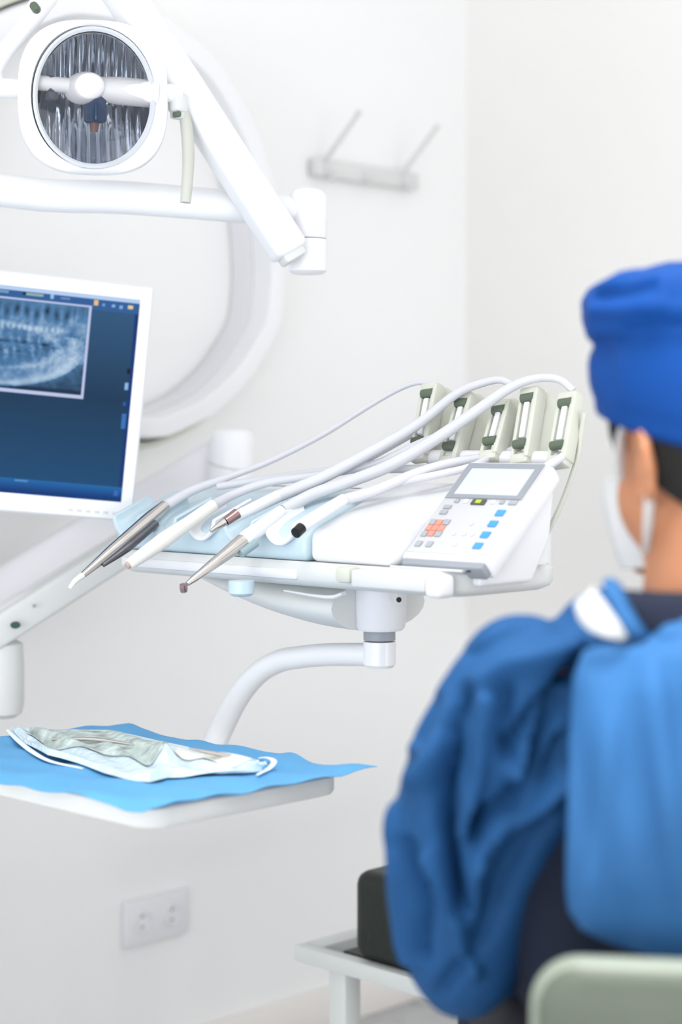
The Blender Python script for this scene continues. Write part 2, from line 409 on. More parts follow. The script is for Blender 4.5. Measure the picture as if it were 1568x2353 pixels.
# pivots, yoke and handles
part('pivot', tube([H(-165, 20, -.02), H(-230, 22, -.02)], .0135, 18, 2), M_white, tl)
part('pivot', tube([H(165, 18, -.01), H(206, 14, -.01)], .0135, 18, 2), M_white, tl)
part('yoke', tube([H(-222, 14, -.02), H(-226, 60, -.024), H(-198, 110, -.03), H(-155, 165, -.035), yk_top], [.016, .013, .012, .013, .017], 18, 6), M_white, tl)
hd = part('handle_joint', join(box(H(196, -6, -.008), (.022, .022, .026), .005, 2), box(H(196, -32, -.008), (.017, .017, .012), .003, 2)), M_pale, tl)
part('joint_screw', box(H(192, -34, .0025), (.014, .006, .008), .002, 2), M_dsage, hd)
part('handle', tube([H(206, -10, -.012), H(216, -60, -.010), H(220, -120, -.008), H(218, -180, -.006), H(213, -236, -.004)], [.0065, .0085, .0085, .008, .0075], 16, 5), mat('lamp_handle_grey', (196, 198, 190), .5), tl, 'long thin sage grey handle')

# ------------------------------------------------------------------ screen on its arm
ms = 2.71; K2 = ms/FPX
SW, SH = .3763, .301
tr_c, br_c, ntr = P(322, 690, ms+.0), P(278, 1153, ms), None
up = (tr_c-br_c).normalized(); yawv = C(math.cos(math.radians(13)), math.sin(math.radians(13)), 0)
nrm = yawv.cross(up).normalized(); 
rt = up.cross(nrm).normalized(); roll = Matrix.Rotation(math.radians(0.0), 3, nrm)
if nrm.dot(-C(0, 1, 0)) < 0: nrm = -nrm
rt = (Matrix.Rotation(math.radians(-0.0), 3, nrm) @ rt)
if rt.dot(C(1, 0, 0)) < 0: rt = -rt
rc = (tr_c+br_c)/2
def S(x, y, z): return rc+rt*x+up*y+nrm*z      # x from the right edge of the picture area (negative leftwards), y from its middle
tm = thing('monitor', 'white flat monitor showing a dental x-ray', 'monitor', S(-SW/2, -SH/2-.03, -.02))
def srect(x0, x1, y0, y1, z, th, bev=0, seg=2): return prism([S(x0, y0, z), S(x1, y0, z), S(x1, y1, z), S(x0, y1, z)], -nrm*th, bev, seg)
R_, T_, B_ = .019, .021, .028
part('back_shell', srect(-SW-R_+.004, R_-.003, -SH/2-B_+.004, SH/2+T_-.004, -.008, .034, .008, 3), M_whitem, tm)
def framebox():
    o = [(-SW-R_, -SH/2-B_), (R_, -SH/2-B_), (R_, SH/2+T_), (-SW-R_, SH/2+T_)]; i_ = [(-SW, -SH/2), (0, -SH/2), (0, SH/2), (-SW, SH/2)]
    rings = []
    for z, q in ((-.012, o), (.002, [(x*1, y) for x, y in o]), (.006, [(a[0]*.96+b[0]*.04 if 0 else a[0]+(.003 if a[0] < -.1 else -.003), a[1]+(.003 if a[1] < 0 else -.003)) for a, b in zip(o, i_)]), (.005, i_), (-.004, i_)):
        rings.append([S(x, y, z) for x, y in q])
    return loft(rings, False)
part('bezel', framebox(), M_white, tm, angle=25)
for k in range(6):
    x = -.008-.013*k
    part('button', srect(x-.004, x+.003, -SH/2-.019, -SH/2-.0155, .0065, .002, .0006, 1), M_pale, tm)
# the picture on the screen: a flat emissive print computed here
NXs, NYs = 300, 230
def vnoise(x, y, s, seed):
    r = np.random.RandomState(seed).rand(64, 64); u = (x/s) % 63; v = (y/s) % 63; i = u.astype(int); j = v.astype(int); fx = u-i; fy = v-j
    fx = fx*fx*(3-2*fx); fy = fy*fy*(3-2*fy)
    return (r[j, i]*(1-fx)+r[j, i+1]*fx)*(1-fy)+(r[j+1, i]*(1-fx)+r[j+1, i+1]*fx)*fy
xs = np.linspace(0, 583, NXs); ysn = np.linspace(0, 465, NYs); GX, GY = np.meshgrid(xs, ysn)     # GX: px from the right edge, GY: px from the top
def sl(c): return np.array(lin(c)[:3])
img = np.zeros((NYs, NXs, 3))
def mixc(a, b, t): return a*(1-t[..., None])+b*t[..., None]
t1 = np.clip((GY-30)/400, 0, 1)
bgc = np.where((t1 < .5)[..., None], mixc(sl((50, 90, 130)), sl((26, 60, 90)), np.clip(t1*2, 0, 1)), mixc(sl((26, 60, 90)), sl((30, 78, 120)), np.clip(t1*2-1, 0, 1)))
img[:] = bgc
img[GX < 9] = sl((20, 58, 120))
img[(GY < 9)] = sl((190, 215, 250)); img[(GY >= 9) & (GY < 34)] = sl((52, 98, 158))
m_ = (GY > 432); img[m_] = mixc(sl((36, 108, 176)), sl((16, 60, 125)), np.clip((GY[m_]-432)/26, 0, 1))
for (x, y, w, h, c) in ((100, 17, 9, 11, (240, 200, 130)), (20, 19, 11, 8, (240, 215, 150)), (82, 20, 6, 5, (120, 170, 220)), (60, 20, 7, 7, (140, 190, 235)), (42, 21, 9, 7, (130, 180, 230)),
                        (200, 14, 9, 9, (150, 200, 240)), (170, 16, 22, 4, (110, 150, 200)), (240, 14, 40, 6, (150, 180, 180)), (262, 14, 8, 7, (20, 40, 60)), (310, 14, 26, 5, (120, 160, 200)),
                        (11, 165, 9, 12, (14, 24, 50)), (12, 200, 8, 16, (150, 190, 235)), (12, 280, 9, 36, (60, 120, 190)), (14, 240, 6, 8, (50, 100, 170)), (14, 446, 10, 12, (60, 110, 190)), (230, 436, 30, 5, (90, 150, 210))):
    img[(abs(GX-x) < w/2) & (abs(GY-y) < h/2)] = sl(c)
wx0, wx1, wy0, wy1 = 108, 560, 26, 238
win = (GX > wx0) & (GX < wx1) & (GY > wy0) & (GY < wy1); img[win] = sl((196, 206, 240))
inn = (GX > wx0+7) & (GX < wx1-7) & (GY > wy0+4) & (GY < wy1-7)
xx = GX-(wx0+wx1)/2; yy = GY-(wy0+wy1)/2          # centre of the x-ray
I = .30+.22*vnoise(GX, GY, 22, 1)+.12*vnoise(GX, GY, 8, 2)
def arc(rx, ry, cy_, w, amp, lo=-9, hi=9):
    d_ = (np.sqrt((xx/rx)**2+((yy-cy_)/ry)**2)-1)*min(rx, ry)
    return amp*np.exp(-(d_/w)**2)
I += arc(200, 88, 2, 7, .32)*(yy > -30)+arc(160, 52, 2, 5, .22)+arc(182, 72, 4, 16, .14)
I -= arc(205, 150, -98, 8, .22)*(yy < 0)
teeth = np.exp(-((yy+4)/44)**2)*(abs(xx) < 150)
I += teeth*(.10*np.sin(GX*.30+2.5*np.sin(yy*.05))+.22*(vnoise(GX, GY*.35, 7, 12)-.5))
I += .35*np.exp(-((yy+42)/6)**2)*(abs(xx) < 165)*(.6+.4*np.sin(GX*.5))
I -= .45*np.exp(-((yy+78+6*np.sin(GX*.1))/15)**2)*(.5+.5*np.sin(GX*.28))*(abs(xx) < 190)
I -= .40*np.exp(-((yy+8)/3.5)**2)*(abs(xx) < 140)*(.4+.6*vnoise(GX, GY, 9, 5))
I -= .5*np.clip((yy-.0012*xx**2*0-88)/10, 0, 1)*1.0+.5*(((xx/215)**2+((yy)/96)**2) > 1.02)*(yy > 30)*.6
I += .28*np.exp(-(((abs(xx)-200)/22)**2+((yy+62)/26)**2))
I += .25*(vnoise(GX, GY, 5, 9)-.5)*np.exp(-(yy/60)**2)
I = np.clip(I, 0, 1)
xc = mixc(sl((26, 50, 76)), sl((84, 132, 178)), np.clip(I*1.9, 0, 1)); xc = mixc(xc, sl((196, 220, 242)), np.clip(I*1.9-1, 0, 1))
img[inn] = xc[inn]
V = []; F = []
for j in range(NYs):
    for i in range(NXs):
        V.append(tuple(S(-SW*xs[i]/583, SH/2-SH*ysn[j]/465, .0015)))
for j in range(NYs-1):
    for i in range(NXs-1):
        a = j*NXs+i; F.append((a, a+NXs, a+NXs+1, a+1))
def screen_mat():
    m = bpy.data.materials.new('lit_screen'); m.use_nodes = True; nt = m.node_tree; b = nt.nodes['Principled BSDF']
    at = nt.nodes.new('ShaderNodeAttribute'); at.attribute_name = 'pic'
    nt.links.new(at.outputs['Color'], b.inputs['Emission Color']); b.inputs['Emission Strength'].default_value = .92
    b.inputs['Base Color'].default_value = (.01, .01, .012, 1); b.inputs['Roughness'].default_value = .35; b.inputs['Specular IOR Level'].default_value = 0
    return m
so = part('screen', (V, F), screen_mat(), tm, 'lit screen with a panoramic dental x-ray window', recalc=False)
at = so.data.color_attributes.new('pic', 'FLOAT_COLOR', 'POINT')
at.data.foreach_set('color', np.concatenate([img.reshape(-1, 3), np.ones((NXs*NYs, 1))], 1).astype(np.float32).ravel())
mb = S(-.25, -.05, -.040)

# ------------------------------------------------------------------ jointed arm of the screen
ta = thing('support_arm', 'pale grey jointed support arm sloping down behind the monitor', 'support arm', P(27, 1640, 2.80))
def obox(a, b, w, h, bev, seg=3, hint=Vector((0, 0, 1))):     # bar from a to b, w: upright size, h: depth
    dd = (b-a).normalized(); s_ = hint.cross(dd).normalized(); n_ = dd.cross(s_).normalized()
    return box((a+b)/2, (h, w, (b-a).length), bev, seg, Matrix((s_, n_, dd)).transposed())
part('upper_beam', obox(P(545, 1055, 2.99), P(-160, 1478, 2.93), .100, .085, .022), M_whitem, ta)
part('end_pivot', lathe([(.001, .058), (.026, .057), (.034, .050), (.038, .038), (.039, -.08), (.001, -.08)], P(533, 1068, 2.95), (0, 0, 1), 32), M_white, ta)
part('pivot_seam', lathe([(.0395, -.001), (.0398, 0), (.0398, .002), (.0395, .003)], P(533, 1068, 2.95), (.25, 0, 1), 32), M_pale, ta)
part('lower_bar', obox(P(400, 1190, 2.86), P(-30, 1463, 2.74), .046, .05, .007), M_pale, ta)
part('bar_cover', obox(P(400, 1165, 2.875), P(-30, 1425, 2.77), .016, .056, .004), M_whitem, ta)
part('bar_screw', lathe([(.0075, 0), (.0075, .004), (.001, .0045)], P(36, 1436, 2.722), -C(0, 1, 0), 16, 1, .7), mat('dark_green_cap', (30, 70, 60), .5), ta)
part('bar_pin', lathe([(.003, 0), (.003, .002), (.001, .0025)], P(79, 1392, 2.735), -C(0, 1, 0), 12), M_grey, ta)
jc = P(8, 1440, 2.76)
part('joint_cylinder', lathe([(.014, .012), (.019, .0), (.020, -.02), (.029, -.026), (.031, -.06), (.031, -.115), (.028, -.13), (.018, -.137), (.001, -.138)], jc, (0, 0, 1), 32), M_pale, ta)
part('column_link', tube([jc+Vector((0, 0, -.09)), jc+Vector((-.04, -.12, -.09)), Vector((CXY.x, CXY.y, jc.z-.07))], .018, 16, 5), M_whitem, ta)
part('screen_mount', tube([mb, mb+Vector((-.04, .02, -.04)), P(-90, 1420, 2.90)], [.022, .02, .02], 16, 5), M_whitem, ta)

# ------------------------------------------------------------------ delivery head (console)
td = thing('delivery_unit', 'white dental delivery head with keypad, hose arms and instrument rest', 'dental unit', Vector((-1.74, 1.75, .88)))
X0, X1, Y0 = -2.075, -1.425, 1.65
def xring(pts, x): return [Vector((x, y, z)) for y, z in pts]
# lower rim tray: rounded plan
def plan(x0, x1, y0, y1, r, z, n=6, bow=0):
    out = []
    for (cx_, cy_, a0) in ((x1-r, y0+r, -90), (x1-r, y1-r, 0), (x0+r, y1-r, 90), (x0+r, y0+r, 180)):
        for k in range(n+1):
            a = math.radians(a0+90*k/n); out.append(Vector((cx_+r*math.cos(a), cy_+r*math.sin(a), z)))
    return out
def slab(x0, x1, y0, y1, r, zs): return loft([plan(x0+i, x1-i, y0+i, y1-i, r, z) for z, i in zs])
part('lower_rim', slab(X0, X1, Y0-.005, Y0+.21, .035, [(.985, .012), (.990, .003), (.996, 0), (1.012, 0), (1.017, .004)]), M_pale, td)
# left: instrument rest, low wedge of ice-blue silicone; right: white wedge body
def wedge(x0, x1, prof, bev, seg=3):
    return prism([Vector((x0, y, z)) for y, z in prof], (x1-x0, 0, 0), bev, seg)
part('instrument_rest', wedge(X0+.004, -1.678, [(Y0-.002, 1.017), (Y0+.185, 1.017), (Y0+.185, 1.105), (Y0+.10, 1.098), (Y0+.02, 1.066), (Y0-.002, 1.050)], .010), M_ice, td, 'ice-blue silicone instrument rest')
part('body_shell', wedge(-1.676, -1.534, [(Y0+.0, 1.017), (Y0+.175, 1.017), (Y0+.20, 1.06), (Y0+.20, 1.115), (Y0+.16, 1.118), (Y0+.02, 1.064), (Y0, 1.056)], .014, 4), M_white, td)
part('keypad_deck', wedge(-1.534, -1.418, [(Y0, 1.017), (Y0+.165, 1.017), (Y0+.165, 1.10), (Y0+.14, 1.10), (Y0+.03, 1.016), (Y0, 1.020)], .004, 2), M_white, td)
part('side_cover', prism([Vector((-1.412, y, z)) for y, z in [(Y0+.03, .998), (Y0+.13, .998), (Y0+.165, 1.05), (Y0+.175, 1.11), (Y0+.14, 1.112), (Y0+.035, 1.045)]], (-.02, 0, 0), .006, 3), M_white, td)
part('rear_shell', slab(-2.02, -1.45, Y0+.14, Y0+.235, .03, [(1.0, .004), (1.01, 0), (1.085, 0), (1.10, .012), (1.106, .03)]), M_white, td)
part('front_lip', box((-1.87, Y0-.003, 1.0), (.36, .010, .014), .004), M_whitem, td)
# cradles for the instruments
CR = [-2.035, -1.955, -1.875, -1.80, -1.72]
for i, x in enumerate(CR):
    bm_ = []
    for k in range(13):
        a = math.pi+math.pi*k/12
        bm_.append((math.cos(a)*.024, math.sin(a)*.024))
    outer = [(a*1.28, b*1.28) for a, b in bm_][::-1]
    pr = [Vector((x+a, Y0-.012, 1.066+b)) for a, b in bm_+outer]
    part('cradle', prism(pr, (0, .07, .028), .002, 1), M_white if i in (2, 4) else M_ice, td)
# belly under the head
rings = []
for t in np.linspace(0, 1, 12):
    x = -2.0+(.35)*t; zb = .986-.060*math.sin(t*math.pi/2)-.004; w = .035+.055*math.sin(t*math.pi/2)
    zt = .990
    rings.append([Vector((x, 1.755+w*math.cos(a), (zt+zb)/2+(zt-zb)/2*math.sin(a)*(1 if math.sin(a) > 0 else 1))) for a in np.linspace(0, 2*math.pi, 24, endpoint=False)])
part('belly_cover', loft(rings), M_pale, td)
pc = Vector((-1.640, 1.745, 0))
part('pivot_housing', lathe([(.030, .925), (.034, .930), (.036, .985), (.036, 1.0)], pc, (0, 0, 1), 32), M_whitem, td)
part('housing_screw', lathe([(.0035, 0), (.0035, .002), (.001, .0022)], P(917, 1378, 2.355), -C(0, 1, 0), 12), M_black, td)
part('pivot_collar', lathe([(.021, .912), (.021, .930)], pc, (0, 0, 1), 24), M_grey, td)
part('under_knob', lathe([(.012, .972), (.017, .976), (.017, .992)], PZ(555, 1352, .982)+Vector((0, 0, -.982)), (0, 0, 1), 20), M_ice, td)
part('under_handle', tube([PY(655, 1357, 1.66), PY(720, 1368, 1.66), PY(765, 1372, 1.66), PY(790, 1364, 1.66)], [.003, .0045, .006, .005], 12, 4, .5), M_white, td)
# swing tube
tubep = [Vector((pc.x+.006, pc.y, .893)), PY(760, 1504, 1.745), PY(690, 1510, 1.745), PY(640, 1520, 1.745), PY(590, 1550, 1.745), PY(545, 1605, 1.745), PY(508, 1675, 1.74)]
q = tubep[-1]
tubep += [PY(478, 1735, 1.72), PY(430, 1778, 1.70), PY(330, 1786, 1.67), PY(180, 1778, 1.62), PY(0, 1800, 1.57), Vector((CXY.x, CXY.y+.03, .64))]
part('swing_tube', tube(tubep, [.0155, .0155, .0155, .0158, .016, .017, .018, .018, .017, .0165, .016, .016, .016], 22, 6), M_white, td)
part('tube_head', lathe([(.018, .876), (.0215, .880), (.0215, .910), (.001, .913)], pc, (0, 0, 1), 24), M_white, td)
# front handle
gx0, gx1 = -1.575, -1.452
part('handle_bar', box(((gx0+gx1)/2, Y0-.016, 1.003), (gx1-gx0, .022, .022), .004, 2), mat('handle_grey', (214, 216, 217), .4), td, 'light grey grab handle')
part('handle_end', box((-1.440, Y0-.013, 1.000), (.026, .03, .028), .007, 3), M_white, td)
part('handle_knob', box((gx0-.016, Y0-.015, 1.006), (.026, .022, .020), .005, 2), M_sage, td, 'sage grey button block')
# keypad
kbl, kbr, ktl = Vector((-1.528, 1.672, 1.033)), Vector((-1.400, 1.672, 1.033)), Vector((-1.532, 1.800, 1.1435))
ku = (kbr-kbl).normalized(); kv = (ktl-kbl).normalized(); kn = ku.cross(kv).normalized()
if kn.z < 0: kn = -kn
KW = (kbr-kbl).length; KH = (ktl-kbl).length
def Q(u, v, z=0): return kbl+ku*(u*KW)+kv*(v*KH)+kn*z
def krect(u0, u1, v0, v1, z, th, bev=0): return prism([Q(u0, v0, z), Q(u1, v0, z), Q(u1, v1, z), Q(u0, v1, z)], -kn*th, bev, 2)
kp = part('keypad', krect(-.035, 1.03, -.03, 1.03, 0, .030, .005), M_white, td)
part('keypad_support', prism([Vector((-1.515, 1.685, 1.02)), Vector((-1.515, 1.80, 1.02)), Vector((-1.515, 1.80, 1.125)), Vector((-1.515, 1.688, 1.028))], (.098, 0, 0), .005, 2), M_white, td)
part('lower_edge', box(Q(.5, -.045, -.013), (KW*1.02, .012, .020), .003, 2, Matrix((ku, kv, kn)).transposed()), M_grey, kp, 'blue grey lower edge')
part('face_plate', krect(.0, 1.0, .02, 1.0, .0015, .003, .0008), mat('keypad_face', (202, 203, 206), .4), kp)
fr = join(krect(.02, .10, .60, .985, .003, .002), krect(.90, .98, .60, .985, .003, .002), krect(.10, .90, .60, .64, .003, .002), krect(.10, .90, .93, .985, .003, .002))
part('display_frame', fr, M_grey, kp, 'grey display frame')
part('display', krect(.10, .90, .64, .93, .0026, .002), mat('pale_lcd', (208, 218, 226), .3), kp)
M_key = mat('grey_key', (168, 172, 178), .5); M_bkey = mat('blue_key', (70, 158, 236), .45); M_rkey = mat('coral_key', (238, 150, 130), .45)
part('indicator', krect(.40, .57, .535, .585, .0035, .002), mat('indicator_dark', (86, 84, 76), .4), kp)
part('indicator_light', krect(.455, .52, .543, .577, .0042, .001), mat('indicator_green', (170, 196, 60), .4, emit=(150, 190, 40), es=.3), kp)
for u in (.20, .32, .66, .77):
    part('key', krect(u-.025, u+.03, .55, .585, .0035, .002, .0005), M_white if u in (.32, .66) else M_key, kp)
part('key', krect(.86, .96, .545, .59, .0035, .002, .0005), M_key, kp)
for v in (.44, .50): part('key', krect(.09, .18, v-.02, v+.018, .0035, .002, .0005), M_key, kp)
for v in (.455, .34, .225, .11): part('key', krect(.79, .89, v-.03, v+.03, .0035, .002, .0007), M_bkey, kp, 'blue key')
for (u, v, m) in ((.17, .33, M_rkey), (.17, .21, M_rkey), (.17, .27, M_rkey), (.09, .27, M_rkey), (.25, .27, M_rkey), (.085, .33, M_key), (.26, .335, M_key), (.085, .205, M_key), (.26, .21, M_key), (.10, .10, M_key), (.24, .10, M_key)):
    part('key', krect(u-.036, u+.036, v-.027, v+.027, .0035, .002, .0006), m, kp, 'coral key' if m is M_rkey else None)
for (u, v) in ((.45, .22), (.58, .22), (.68, .22), (.58, .33), (.55, .11)):
    part('key', krect(u-.018, u+.018, v-.012, v+.012, .0028, .001), M_pale, kp)
# hose arms (whips) standing in a row at the back
YW = 1.86
whips = []
part('arm_axle', tube([PY(985, 1050, YW-.02), PY(1290, 1055, YW-.02)], .010, 14, 2), M_whitem, td)
tops = [(995, 890), (1075, 912), (1160, 930), (1225, 900), (1312, 912)]
bots = [(965, 1050), (1035, 1062), (1128, 1050), (1200, 1058), (1285, 1062)]
for (tx, ty), (bx, by) in zip(tops, bots):
    a, b = PY(bx, by, YW-.03), PY(tx, ty, YW+.01)
    dd = (b-a).normalized(); s_ = Vector((1, 0, 0)); s_ = (s_-dd*s_.dot(dd)).normalized(); n_ = dd.cross(s_)
    Rw = Matrix((s_, n_, dd)).transposed(); mid = (a+b)/2; LW = (b-a).length
    w = part('hose_arm', join(box(mid-s_*.012, (.006, .016, LW), .002, 2, Rw), box(mid+s_*.012, (.009, .022, LW), .003, 2, Rw), box(a, (.028, .018, .014), .003, 2, Rw), box(b-dd*.004, (.030, .020, .016), .004, 2, Rw)), M_sage, td, 'sage grey hose arm')
    part('roller', tube([b-s_*.010-dd*.012-n_*.006, b+s_*.010-dd*.012-n_*.006], .007, 12, 1), M_dsage, w)
    part('spring_clip', tube([a-s_*.010+dd*.02-n_*.008, a+s_*.010+dd*.02-n_*.008], .006, 12, 1), M_dsage, w)
    part('white_insert', box(mid-n_*.004+dd*.005, (.009, .012, LW*.52), .002, 2, Rw), M_white, w)
    whips.append((a, b))
for k, (x, y) in enumerate(((1035, 900), (1110, 915), (1192, 925), (1268, 912))):
    b = PY(x, y, YW+.045); a = PY(x-34, y+150, YW+.0)
    part('arm_cover', obox(a, b, .018, .036, .007, 3, Vector((1, 0, 0))), M_sage, td)
part('side_hose', tube([PY(1345, 948, YW), PY(1335, 1000, YW), PY(1325, 1060, YW-.005), PY(1290, 1160, YW-.02), PY(1245, 1250, YW-.04)], .0035, 10, 6), M_sage, td)

# ------------------------------------------------------------------ instruments and hoses
def hose(pts, r): return tube([PY(x, y, Y) for x, y, Y in pts], r, 12, 7)
# 1 scaler-like dark steel handpiece, far left
i1 = thing('dental_handpiece', 'slim steel dental handpiece with dark underside, first from the monitor', 'handpiece', PY(165, 1350, 1.50))
A, B = PY(380, 1163, 1.665), PY(190, 1322, 1.52)
part('body', tube([B, B.lerp(A, .35), B.lerp(A, .8), A], [.0045, .0085, .0105, .0095], 18, 4), M_steel, i1)
part('grip_insert', tube([B.lerp(A, .22)+Vector((.006, -.002, -.0075)), B.lerp(A, .5)+Vector((.009, -.002, -.0095)), B.lerp(A, .84)+Vector((.010, -.002, -.0085))], [.003, .0065, .006], 14, 4), M_dsteel, i1, 'dark steel grip insert')
part('nozzle', tube([B, PY(172, 1336, 1.507), PY(160, 1352, 1.50)], [.0045, .0038, .003], 12, 4), M_cream, i1)
part('hose', hose([(380, 1163, 1.665), (440, 1128, 1.70), (520, 1098, 1.74), (620, 1060, 1.78), (740, 1000, 1.82), (850, 932, 1.85), (920, 893, 1.865), (965, 879, 1.87), (1000, 886, 1.872)], [.008, .0068, .0052, .0046, .0042, .0038, .0036, .0036, .0036]), M_hose, i1)
# 2 cream syringe
i2 = thing('air_water_syringe', 'cream coloured air and water syringe with rounded end', 'syringe', PY(290, 1300, 1.53))
A, B = PY(492, 1160, 1.665), PY(296, 1298, 1.535)
part('body', tube([B, B.lerp(A, .07), B.lerp(A, .4), B.lerp(A, .7), A], [.0062, .0085, .0112, .0090, .0085], 18, 5), M_cream, i2)
part('tip_ring', tube([B-(A-B).normalized()*.004, B+(A-B).normalized()*.002], [.0045, .0055], 14, 1), mat('brown_ring', (190, 168, 158), .4), i2)
part('hose', hose([(490, 1162, 1.665), (540, 1135, 1.70), (620, 1108, 1.73), (740, 1092, 1.76), (860, 1066, 1.79), (960, 1020, 1.82), (1040, 985, 1.85), (1072, 950, 1.868)], [.0075, .0065, .006, .0055, .005, .005, .0045, .0045]), M_hose, i2)
# 3 small turbine with knurled head in the middle
i3 = thing('dental_turbine', 'small steel turbine with knurled collar resting behind the others', 'handpiece', PY(485, 1222, 1.58))
A, B = PY(640, 1140, 1.70), PY(520, 1198, 1.612)
part('body', tube([B, B.lerp(A, .3), A], [.0055, .0078, .0085], 16, 4), M_white, i3)
part('knurled_collar', tube([PY(545, 1180, 1.628), PY(518, 1199, 1.61)], [.0075, .0062], 14, 1), mat('rose_steel', (168, 138, 136), .3, 1), i3)
part('nose', tube([PY(518, 1199, 1.61), PY(500, 1210, 1.60), PY(484, 1221, 1.59)], [.0058, .004, .0022], 12, 3), M_steel, i3)
part('hose', hose([(640, 1140, 1.70), (740, 1098, 1.74), (850, 1040, 1.78), (960, 975, 1.82), (1050, 905, 1.85), (1110, 880, 1.862), (1150, 873, 1.868), (1178, 884, 1.872)], [.0085, .0085, .0078, .0072, .0062, .0054, .005, .005]), M_hose, i3)
# 4 silver handpiece, pointing lowest
i4 = thing('dental_handpiece', 'silver tapered handpiece pointing lowest with a small round head', 'handpiece', PY(422, 1352, 1.50))
A, B = PY(655, 1170, 1.68), PY(430, 1342, 1.51)
part('body', tube([B, B.lerp(A, .12), B.lerp(A, .5), B.lerp(A, .56)], [.003, .0052, .0100, .0103], 18, 4), M_steel, i4)
part('coupling', tube([B.lerp(A, .56), B.lerp(A, .62), B.lerp(A, .97)], [.0102, .0112, .0085], 18, 4), M_white, i4)
part('head', lathe([(.001, -.006), (.0045, -.005), (.0052, 0), (.0045, .005), (.001, .006)], PY(422, 1351, 1.503), (.2, -.3, 1), 16), mat('rose_steel', (168, 138, 136), .3, 1), i4)
part('rest_ring', tube([B.lerp(A, .50)+Vector((.006, 0, -.010)), B.lerp(A, .64)+Vector((.010, 0, -.009))], [.0065, .006], 14, 2), mat('teal_grey_rubber', (150, 172, 178), .5), i4)
part('hose', hose([(652, 1172, 1.68), (720, 1136, 1.72), (800, 1108, 1.75), (900, 1068, 1.78), (1000, 1010, 1.81), (1080, 955, 1.83), (1170, 893, 1.85), (1230, 870, 1.862), (1285, 872, 1.87), (1318, 898, 1.875)], [.0085, .0085, .0085, .0085, .0082, .0075, .0066, .0058, .005, .005]), M_hose, i4)
# 5 black-tipped
i5 = thing('suction_handpiece', 'white suction handpiece with a black tip in the cradle by the keypad body', 'handpiece', PY(684, 1222, 1.60))
A, B = PY(742, 1178, 1.66), PY(690, 1216, 1.61)
part('body', tube([B, A, PY(790, 1148, 1.70)], [.0068, .0082, .0078], 16, 4), M_white, i5)
part('black_tip', tube([PY(680, 1225, 1.60), PY(693, 1213, 1.612)], [.0072, .0072], 16, 1), M_black, i5, 'black rubber tip')
part('hose', hose([(785, 1150, 1.70), (860, 1128, 1.73), (950, 1090, 1.76), (1030, 1065, 1.79), (1110, 1052, 1.83), (1165, 1040, 1.848), (1210, 1018, 1.852)], [.0075, .007, .0065, .006, .006, .0055, .0055]), M_hose, i5)
# return loops lying on the head, from the arms' feet
part('return_hose', hose([(1135, 1045, 1.835), (1085, 1072, 1.80), (1000, 1092, 1.77), (900, 1112, 1.75), (830, 1132, 1.74), (800, 1145, 1.735)], .0052), M_hose, td)
part('return_hose', hose([(1300, 1045, 1.83), (1250, 1075, 1.80), (1190, 1085, 1.83)], .0055), M_hose, td)
part('return_hose', hose([(500, 1118, 1.73), (620, 1100, 1.77), (760, 1082, 1.80), (900, 1078, 1.82), (1040, 1076, 1.83)], .0055), M_hose, td)
part('return_hose', hose([(700, 1108, 1.75), (800, 1078, 1.79), (900, 1025, 1.82), (985, 975, 1.85), (1000, 960, 1.855)], .0045), M_hose, td)

# ------------------------------------------------------------------ instrument tray with drape and pouch
TZ = .769
tt = thing('instrument_tray', 'white rectangular tray table under a blue drape', 'tray table', Vector((-1.80, 1.43, .735)))
part('tray_body', slab(-2.04, -1.555, 1.287, 1.592, .03, [(TZ-.026, .008), (TZ-.024, .002), (TZ-.020, 0), (TZ-.003, 0), (TZ, .003)]), M_pale, tt)
part('tray_neck', lathe([(.022, .700), (.03, .735)], Vector((-2.0, 1.55, 0)), (0, 0, 1), 24), M_whitem, tt)
part('tray_arm', tube([Vector((-2.0, 1.55, .712)), Vector((-2.15, 1.53, .712)), Vector((-2.30, 1.40, .712)), Vector((CXY.x, CXY.y, .712))], .016, 16, 5), M_whitem, tt)
GXN, GYN = 60, 40; grid = []
near, right, back = Vector((-1.548, 1.278)), Vector((-1.524, 1.615)), Vector((-2.035, 1.606)); leftc = Vector((-2.06, 1.27))
for j in range(GYN+1):
    row = []
    for i in range(GXN+1):
        s, t = i/GXN, j/GYN          # s: 0 far left .. 1 right ; t: 0 front .. 1 back
        p = (leftc*(1-s)+near*s)*(1-t)+(back*(1-s)+right*s)*t
        x, y = p.x, p.y
        # ragged front edge and pulled corners
        ef = max(0, 1-t*6); y += ef*(.003*math.sin(s*17+1)+.0025*math.sin(s*37)-.004); er = max(0, 1-(1-s)*6); x += er*(-.010*math.sin(t*math.pi)+.0015*math.sin(t*19)); eb = max(0, 1-(1-t)*6); y += eb*(.006*math.sin(s*13)-.010*math.sin(s*math.pi))
        z = TZ+.0050+.0016*math.sin(x*60+y*20)+.0014*math.sin(y*90-x*30)
        # overhang past the tray edge droops
        over = max(0, 1.285-y, x+1.553); z -= over*.35*(1-.8*t)
        if t > .85 and s > .9: z += .006*(t-.85)/.15*(s-.9)/.1
        z += .005*eb*max(0, math.sin(s*19))**3
        row.append(Vector((x, y, z)))
    grid.append(row)
solo('blue_drape', sheet(grid, .0008), M_drape, 'sky blue paper drape spread over the tray table', 'drape', angle=60)
# crumpled pouch with instruments
def drp(px, py, up_=0): 
    p = PZ(px, py, TZ+.006); return p
